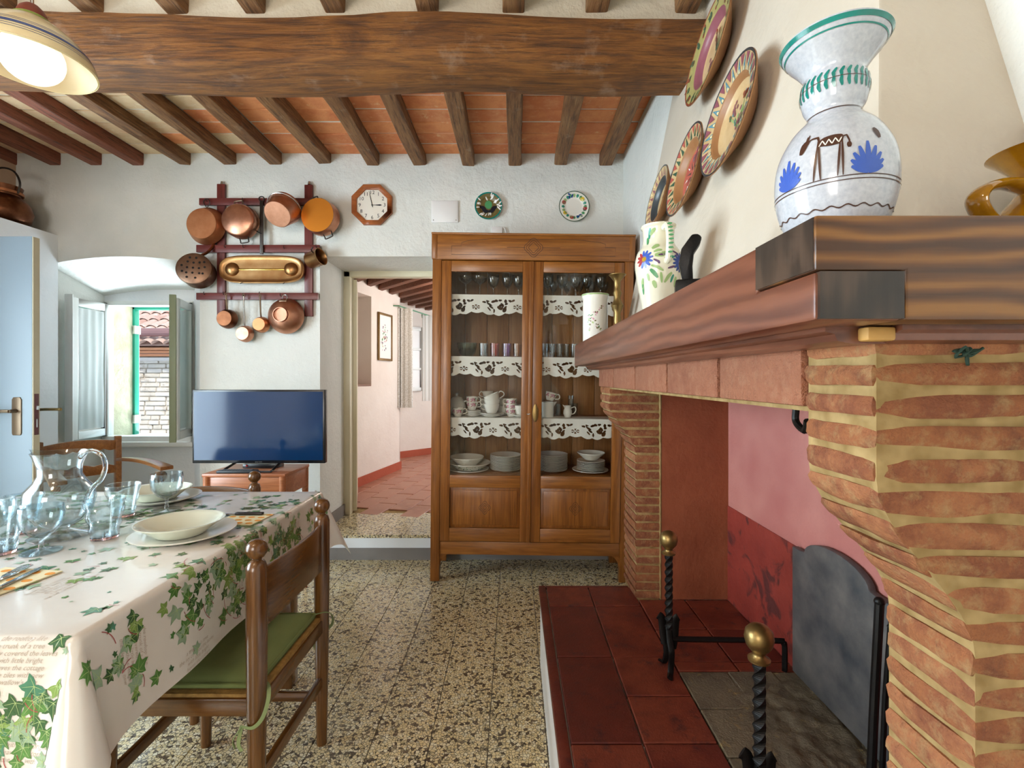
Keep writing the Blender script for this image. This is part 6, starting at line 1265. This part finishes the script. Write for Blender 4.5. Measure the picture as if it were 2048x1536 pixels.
for a, b_, z0, z1 in ((-0.25, -0.31, 0.096, 0.058), (-0.23, -0.20, 0.096, 0.058), (0.09, 0.05, 0.096, 0.0585), (0.12, 0.13, 0.098, 0.0585)): vs_([(a, z0), ((a + b_) / 2, (z0 + z1) / 2), (b_, z1)], 0.0022, 'brown_paint')
vs_([(0.10, 0.1), (0.19, 0.1015), (0.225, 0.095), (0.23, 0.088)], 0.0018, 'brown_paint'); vs_([(0.22, 0.093), (0.225, 0.087)], 0.0045, 'brown_paint')
for i in range(7): vs_([(-0.23 + i * 0.05, 0.0965 + (0.004 if i % 2 else -0.002)), (-0.18 + i * 0.05, 0.0965 + (-0.002 if i % 2 else 0.004))], 0.0012, 'ceramic_white')
for cx, cz, s_ in ((-0.78, 0.058, 1.0), (0.50, 0.058, 1.0)):
    for k in range(9): a = pi / 2 + (k - 4) * 0.27; L_ = (0.034 - abs(k - 4) * 0.0042) * s_; vs_([(cx, cz + 0.001), (cx + 0.5 * L_ * math.cos(a) / 0.06, cz + 0.5 * L_ * math.sin(a)), (cx + L_ * math.cos(a) / 0.06, cz + L_ * math.sin(a))], 0.0055, 'blue_paint')
vs_([(0.66, 0.108), (0.70, 0.103), (0.73, 0.096)], 0.006, 'brown_paint')
revolve_decor(vz, 'painted_decor', VC, vp, st_)
# ---- yellow pitcher
yp = thing('yellow_pitcher', 'glossy mustard yellow pitcher at the right picture edge', 'pitcher', (0.634, 0.572, MZ))
yb = fine([(r, z * 1.22) for r, z in [(0.035, 0), (0.046, 0.008), (0.05, 0.02), (0.045, 0.036), (0.033, 0.05), (0.027, 0.06), (0.03, 0.072), (0.045, 0.086), (0.056, 0.094)]])
MB().lathe([(0, 0)] + yb + [(0.053, 0.1155)] + [(r - 0.004, z) for r, z in yb[::-1] if z > 0.07] + [(0, 0.07)], 48).build('body', 'yellow_glaze', yp, smooth=True, angle=70)
MB().tube(spline([(-0.022, -0.004, 0.066), (-0.055, -0.006, 0.073), (-0.085, -0.008, 0.066), (-0.094, -0.008, 0.05), (-0.075, -0.006, 0.026), (-0.042, -0.005, 0.014)], 6), 0.014, 12, flat=0.4).build('handle', 'yellow_glaze', yp, smooth=True)
# ---- floral jug
FC = (0.392, 1.312); fj = thing('floral_jug', 'cream jug painted with blue daisies and green leaves', 'jug', (FC[0], FC[1], MZ))
fpf = fine([(0.036, 0), (0.040, 0.006), (0.044, 0.04), (0.053, 0.085), (0.0605, 0.13), (0.0625, 0.155), (0.057, 0.182), (0.044, 0.202), (0.0405, 0.222), (0.042, 0.245), (0.0435, 0.249)])
MB().lathe([(0, 0)] + fpf + [(0.0465, 0.2515), (0.0465, 0.256), (0.0425, 0.257)] + [(r - 0.004, z) for r, z in fpf[::-1] if z > 0.1] + [(0, 0.1)], 56).build('body', 'ceramic_jug', fj, smooth=True, angle=70)
dv = Vector((FC[0], FC[1], 0)).normalized(); rv = Vector((dv.y, -dv.x, 0)); hp = lambda o, z: tuple((-dv * math.cos(0.35) + rv * math.sin(0.35)) * o + Vector((0, 0, z)))
MB().tube(spline([hp(0.042, 0.24), hp(0.06, 0.243), hp(0.074, 0.225), hp(0.078, 0.19), hp(0.072, 0.155), hp(0.06, 0.148)], 6), 0.0085, 10).build('handle', 'ceramic_jug', fj, smooth=True)
m = MB()
for k in range(9): z = 0.24 - k * 0.0105; o = 0.0705 + 0.013 * math.sin((k + 0.5) / 9 * pi); q = Vector(hp(o + 0.0075, z)); v, f = ellip(0, 0, 0.0065, 0.0028, 10); tv_ = Vector((rv.x, rv.y, 0)); m.add([tuple(q + tv_ * a[0] + Vector((0, 0, a[1]))) for a in v], f)
m.build('handle_dashes', 'leaf_paint', fj)
st_ = []
def fs_(pts, w_, mt, k=1 / 0.058): v, f = stroke([(x / k, y) for x, y in pts], w_, 4); st_.append((mt, [(a[0] * k, a[1], 0) for a in v], f, 0))
def daisy(cx, cz, mt, n=12, L_=0.022, only=None):
    for k in range(n):
        a = 2 * pi * k / n + 0.2
        if only and not only(a): continue
        fs_([(cx + 0.006 * math.cos(a) / 0.058, cz + 0.006 * math.sin(a)), (cx + L_ * 0.6 * math.cos(a) / 0.058, cz + L_ * 0.6 * math.sin(a)), (cx + L_ * math.cos(a) / 0.058, cz + L_ * math.sin(a))], 0.0075, mt)
    v, f = ellip(0, 0, 0.0075, 0.0085, 12); st_.append(('yellow_paint', [(cx + a[0] / 0.058, cz + a[1], 0) for a in v], f, 0))
daisy(-0.62, 0.158, 'blue_paint', 12, 0.024, lambda a: math.cos(a) > -0.35); daisy(-0.62, 0.158, 'red_paint', 12, 0.024, lambda a: math.cos(a) <= -0.35); daisy(1.05, 0.148, 'blue_dark', 14, 0.026)
lr2 = random.Random(8)
for cx, cz, a0 in ((-0.3, 0.185, 0.4), (-0.2, 0.175, 0.15), (-0.15, 0.165, -0.1), (0.75, 0.185, 2.4), (0.55, 0.165, 2.9), (0.6, 0.12, -2.2), (0.7, 0.115, -1.9), (0.85, 0.11, -1.6), (-0.35, 0.13, -0.9), (-0.3, 0.14, -0.5), (-0.5, 0.12, -1.4), (-0.75, 0.11, -1.8), (-0.8, 0.095, -1.7), (0.1, 0.12, -1.45), (-0.25, 0.10, -1.2), (-0.62, 0.215, 1.4), (-0.55, 0.225, 0.6), (-0.65, 0.20, 1.9), (0.25, 0.155, 0.2)):
    L_ = lr2.uniform(0.018, 0.034); fs_([(cx, cz), (cx + L_ * 0.5 * math.cos(a0) / 0.058, cz + L_ * 0.5 * math.sin(a0) + 0.002), (cx + L_ * math.cos(a0) / 0.058, cz + L_ * math.sin(a0))], lr2.uniform(0.007, 0.012), lr2.choice(['leaf_paint', 'leaf_paint_pale', 'teal_leaf', 'leaf_paint_pale']))
for cx, cz, a0 in ((-0.2, 0.155, -0.8), (0.4, 0.13, 0.4), (0.0, 0.165, 0.1), (0.7, 0.16, 1.9)): fs_([(cx, cz), (cx + 0.2, cz + 0.01 * math.sin(a0)), (cx + 0.35 * math.cos(a0), cz + 0.018 * math.sin(a0))], 0.006, 'violet_paint')
revolve_decor(fj, 'painted_decor', FC, fpf, st_)
# ---- flat iron
ir = thing('flat_iron', 'antique black flat iron standing on the mantel', 'iron', (0.347, 0.955, MZ), R(-16)); ir.scale = (0.66, 0.8, 0.71)
MB().prism([(-0.042, -0.034), (0.03, -0.034), (0.05, 0), (0.03, 0.034), (-0.042, 0.034)], 0, 0.052).build('body', 'iron_black', ir, bevel=0.006); m = MB()
m.prism([(x * 0.95 + 0.028, z) for x, z in [(-0.05, 0.05), (-0.02, 0.05), (-0.022, 0.09), (-0.018, 0.125), (0.0, 0.15), (0.006, 0.168), (-0.006, 0.178), (-0.024, 0.178), (-0.055, 0.14), (-0.062, 0.10)]], -0.018, 0.018, 'y'); m.build('handle', 'iron_black', ir, bevel=0.006)
# ---- white cylinder vase
CC = (0.358, 2.13); cv = thing('cylinder_vase', 'white cylindrical vase with green rim and rose sprigs', 'vase', (CC[0], CC[1], MZ)); cp = [(0.052, 0.0), (0.0545, 0.004), (0.0545, 0.19), (0.059, 0.2), (0.059, 0.212)]
MB().lathe([(0, 0)] + cp + [(0.055, 0.213), (0.051, 0.2), (0.051, 0.01), (0, 0.008)], 48).build('body', 'ceramic_white', cv, smooth=True, angle=40); st_ = []
v, f = ribbon([(-pi + 2 * pi * i / 80, 0.208) for i in range(81)], 0.006); st_.append(('leaf_paint_pale', v, f, 0)); lr3 = random.Random(4)
for c0, c1 in (((-0.35, 0.11), (0.65, 0.15)), ((-0.3, 0.10), (0.45, 0.055)), ((-0.5, 0.12), (-0.55, 0.05))):
    for k in range(13):
        s_ = k / 12; x, z = c0[0] + (c1[0] - c0[0]) * s_ + lr3.uniform(-.08, .08), c0[1] + (c1[1] - c0[1]) * s_ + lr3.uniform(-.01, .01); r_ = lr3.uniform(.0025, .0055); v, f = ellip(0, 0, r_, r_ * 0.7, 8, lr3.uniform(0, 3)); st_.append((lr3.choice(['leaf_paint', 'olive_paint', 'pink_paint', 'leaf_paint_pale']), [(x + a[0] / 0.055, z + a[1], 0) for a in v], f, 0))
revolve_decor(cv, 'painted_sprigs', CC, cp, st_)
# ---- candlestick
cs = thing('candlestick', 'turned brass candlestick beside the white vase', 'candlestick', (0.438, 2.05, MZ))
MB().lathe([(0, 0), (0.05, 0), (0.05, 0.006), (0.02, 0.02), (0.012, 0.035), (0.02, 0.048), (0.02, 0.058), (0.011, 0.068), (0.016, 0.085), (0.013, 0.12), (0.022, 0.14), (0.027, 0.152), (0.02, 0.165), (0.012, 0.185), (0.019, 0.205), (0.013, 0.22), (0.014, 0.255), (0.03, 0.276), (0.036, 0.281), (0.036, 0.284), (0.012, 0.28), (0, 0.278)], 32).build('stem', 'brass', cs, smooth=True, angle=45)
# ---- green yarn on the pier
gy = thing('yarn_tie', 'small dark green twist of yarn on the brick pier', 'yarn', (0.483, 0.518, 1.28)); m = MB()
lr4 = random.Random(2); pts = [Vector((lr4.gauss(0, .006), -0.003 - abs(lr4.gauss(0, .004)), lr4.gauss(0, .0045))) for k in range(16)]; m.tube(spline(pts, 4), 0.0016, 6); m.build('strands', 'green_yarn', gy, smooth=True)
# ================================================================== HEARTH THINGS
def andiron(label, Y, hgt):
    t = thing('andiron', label, 'andiron', (0.48, Y, ZH + 0.001), 0, 'pair of andirons')
    m = MB(); n = 60; vs = []
    for i in range(n + 1):
        z = 0.13 + (hgt - 0.13) * i / n; a = i / n * 2 * pi * 2.4
        for k in range(4): q = a + k * pi / 2 + pi / 4; vs.append((0.0125 * math.cos(q), 0.0125 * math.sin(q), z))
    m.add(vs, [(i * 4 + k, i * 4 + (k + 1) % 4, (i + 1) * 4 + (k + 1) % 4, (i + 1) * 4 + k) for i in range(n) for k in range(4)] + [(0, 1, 2, 3), tuple(n * 4 + k for k in range(4))]); m.build('twisted_post', 'iron_black', t)
    MB().lathe([(0.011, 0), (0.02, 0.003), (0.021, 0.008), (0.012, 0.014), (0.012, 0.02), (0.018, 0.026), (0.024, 0.034), (0.0275, 0.048), (0.025, 0.062), (0.017, 0.071), (0.006, 0.0755), (0, 0.076)], 28).build('ball_finial', 'brass_dark' if 0 else 'brass', t, (0, 0, hgt), smooth=True, angle=60)
    for sy in (-1, 1): m = MB(); m.tube(spline([(0, 0, 0.14), (0.0, sy * 0.012, 0.10), (0, sy * 0.028, 0.075), (0, sy * 0.024, 0.04), (-0.004, sy * 0.03, 0.012), (-0.012, sy * 0.048, 0.006)], 6), 0.0095, 8, flat=0.55); m.build('scroll_foot', 'iron_black', t, smooth=True)
    m = MB(); m.tube(spline([(-0.012, 0.0, 0.085), (-0.016, 0.004, 0.12), (-0.02, 0.006, 0.16), (-0.03, 0.008, 0.17)], 5), 0.012, 8, flat=0.3); m.tube(spline([(0.012, 0.0, 0.07), (0.018, 0, 0.11), (0.022, 0.0, 0.16), (0.03, 0, 0.168)], 5), 0.012, 8, flat=0.3); m.build('side_scroll', 'iron_black', t, smooth=True)
    m = MB(); m.tube(spline([(0.0, 0, 0.10), (0.08, 0, 0.098), (0.33, 0, 0.094), (0.355, 0, 0.088), (0.36, 0, 0.07), (0.36, 0, 0.0)], 5), 0.0095, 4); m.build('billet_bar', 'iron_black', t, bevel=0.001); return t
andiron('farther black iron andiron with brass ball before the firebox', 1.50, 0.36); andiron('nearer black iron andiron with brass ball, lower centre right', 0.947, 0.352)
fb = thing('fireback', 'soot grey cast iron fireback plate with humped top', 'fireback', (0.866, 1.295, ZH + 0.012)); pts = [(-0.19, 0), (0.19, 0), (0.19, 0.382), (0.15, 0.382)]
for i in range(15): a = pi * i / 14; pts.append((0.13 * math.cos(a), 0.385 + 0.048 * math.sin(a)))
pts += [(-0.15, 0.382), (-0.19, 0.382)]
MB().prism(pts, -0.012, 0.008, 'x').build('plate', 'fireback_iron', fb, bevel=0.003)
for k, (x, y, z1, r_, nm) in enumerate(((0.70, 0.955, 0.81, 0.0085, 'thick black iron poker leaning by the near pier'), (0.745, 0.985, 0.745, 0.0055, 'thin black iron rod beside the poker'))):
    t = thing('fire_poker', nm, 'poker', (x - 0.015, y - 0.02, ZH + 0.012)); m = MB(); m.tube([(0, 0, 0), (0.02, 0.012, 0.25), (0.034, 0.016, z1 - ZH - 0.012)], r_, 10); m.build('shaft', 'iron_black', t, smooth=True); MB().sphere((0.034, 0.016, z1 - ZH - 0.012), r_ * 1.15, 10, 8).build('knob', 'iron_black', t, smooth=True)
tg = thing('tool_stand_foot', 'black scrolled iron foot of the fire tools by near pier', 'fire tool', (0.72, 0.88, ZH + 0.012)); MB().tube(spline([(-0.05, 0, 0.02), (-0.02, 0.02, 0.05), (0.03, 0.01, 0.06), (0.06, 0.0, 0.03), (0.04, -0.01, 0.01)], 6), 0.009, 8).build('scroll', 'iron_black', tg, smooth=True); MB().box(-0.05, 0.06, -0.012, 0.012, 0, 0.01).build('base', 'iron_black', tg)
# ================================================================== HALL THINGS
pf = thing('framed_picture', 'small gilt framed flower print on the hall wall', 'picture'); pf.matrix_world = TA @ Matrix.Translation(((5.15 + 5.52) / 2 / dA.y - A0.y / dA.y, -0.004, 1.70))
for a in ((-0.165, -0.14, -0.26, 0.26), (0.14, 0.165, -0.26, 0.26), (-0.14, 0.14, 0.235, 0.26), (-0.14, 0.14, -0.26, -0.235)): MB().box(a[0], a[1], -0.018, 0, a[2], a[3]).build('frame', 'gold_frame', pf, bevel=0.004)
MB().box(-0.142, 0.142, -0.008, 0, -0.237, 0.237).build('print', 'paper_white', pf); m = MB(); lr5 = random.Random(3); ms = ['plate_lime', 'pink_paint', 'leaf_paint', 'violet_paint']
for k in range(40): m.mat(lr5.randrange(4)); v, f = ellip(lr5.gauss(0, .035), lr5.gauss(0.01, .07), lr5.uniform(.006, .016), lr5.uniform(.005, .012), 8, lr5.uniform(0, 3)); m.add([(a[0], -0.0088 - 0.00002 * k, a[1]) for a in v], f)
m.build('flower_drawing', ms, pf)
r0, r1 = Vector((-1.385, 5.55, 2.08)), Vector((-1.15, 6.55, 2.075)); rd = thing('curtain_rod', 'thin green metal curtain rod across the hall window', 'curtain rod', r0); dr_ = r1 - r0
MB().tube([(0.06, 0.02, 0), tuple(dr_ + Vector((0.06, 0, 0)))], 0.008, 8).build('rod', 'rod_green', rd, smooth=True)
for q in (Vector((0, 0, 0)), dr_ * 0.82): MB().cyl(tuple(q + Vector((-0.02, 0, 0))), tuple(q + Vector((0.07, 0.015, 0))), 0.007).build('bracket', 'rod_green', rd, smooth=True); MB().lathe([(0, 0), (0.035, 0), (0.032, 0.006), (0, 0.008)], 20, Matrix.Translation(q + Vector((-0.02, 0, 0))) @ Matrix.Rotation(pi / 2, 4, 'Y')).build('rosette', 'rod_green', rd, smooth=True)
def curtain(label, c, wd, z0, z1, mat, dirv):
    t = tag(link('curtain', None) if 0 else MB().grid(lambda a, b_: (dirv[0] * wd * (a - .5) + 0.02 * math.sin(a * 30), dirv[1] * wd * (a - .5) * (1 + 0.15 * b_) + 0.02 * math.cos(a * 26), -(z1 - z0) * b_), 60, 12).build('curtain', mat, None, c, smooth=True, angle=180), label, 'curtain', 'hall window curtains'); return t
curtain('patterned lace curtain hanging left at the hall window', (-1.285, 5.70, 2.07), 0.20, 0.90, 2.07, 'lace_curtain', (0.85, 0.25)); curtain('plain white curtain at the right of the hall window', (-1.115, 6.35, 2.07), 0.22, 0.95, 2.07, 'sheer_white', (0.75, 0.55))
w2 = struct('window_2', 'white hall casement window with three panes'); wc = TB.inverted() @ Vector(((827 - CU) * 6.63 / F, 6.63, 0)); 
m = MB()
for a in ((-0.14, -0.10, 1.07, 1.95), (0.10, 0.14, 1.07, 1.95), (-0.1, 0.1, 1.07, 1.12), (-0.1, 0.1, 1.90, 1.95), (-0.1, 0.1, 1.36, 1.39), (-0.1, 0.1, 1.63, 1.66)): m.box(wc.x + a[0], wc.x + a[1], -0.05, -0.01, a[2], a[3], TB)
m.build('frame', 'white_paint', w2, bevel=0.003); MB().box(wc.x - 0.1, wc.x + 0.1, -0.03, -0.024, 1.1, 1.92, TB).build('pane', 'switch_white', w2)
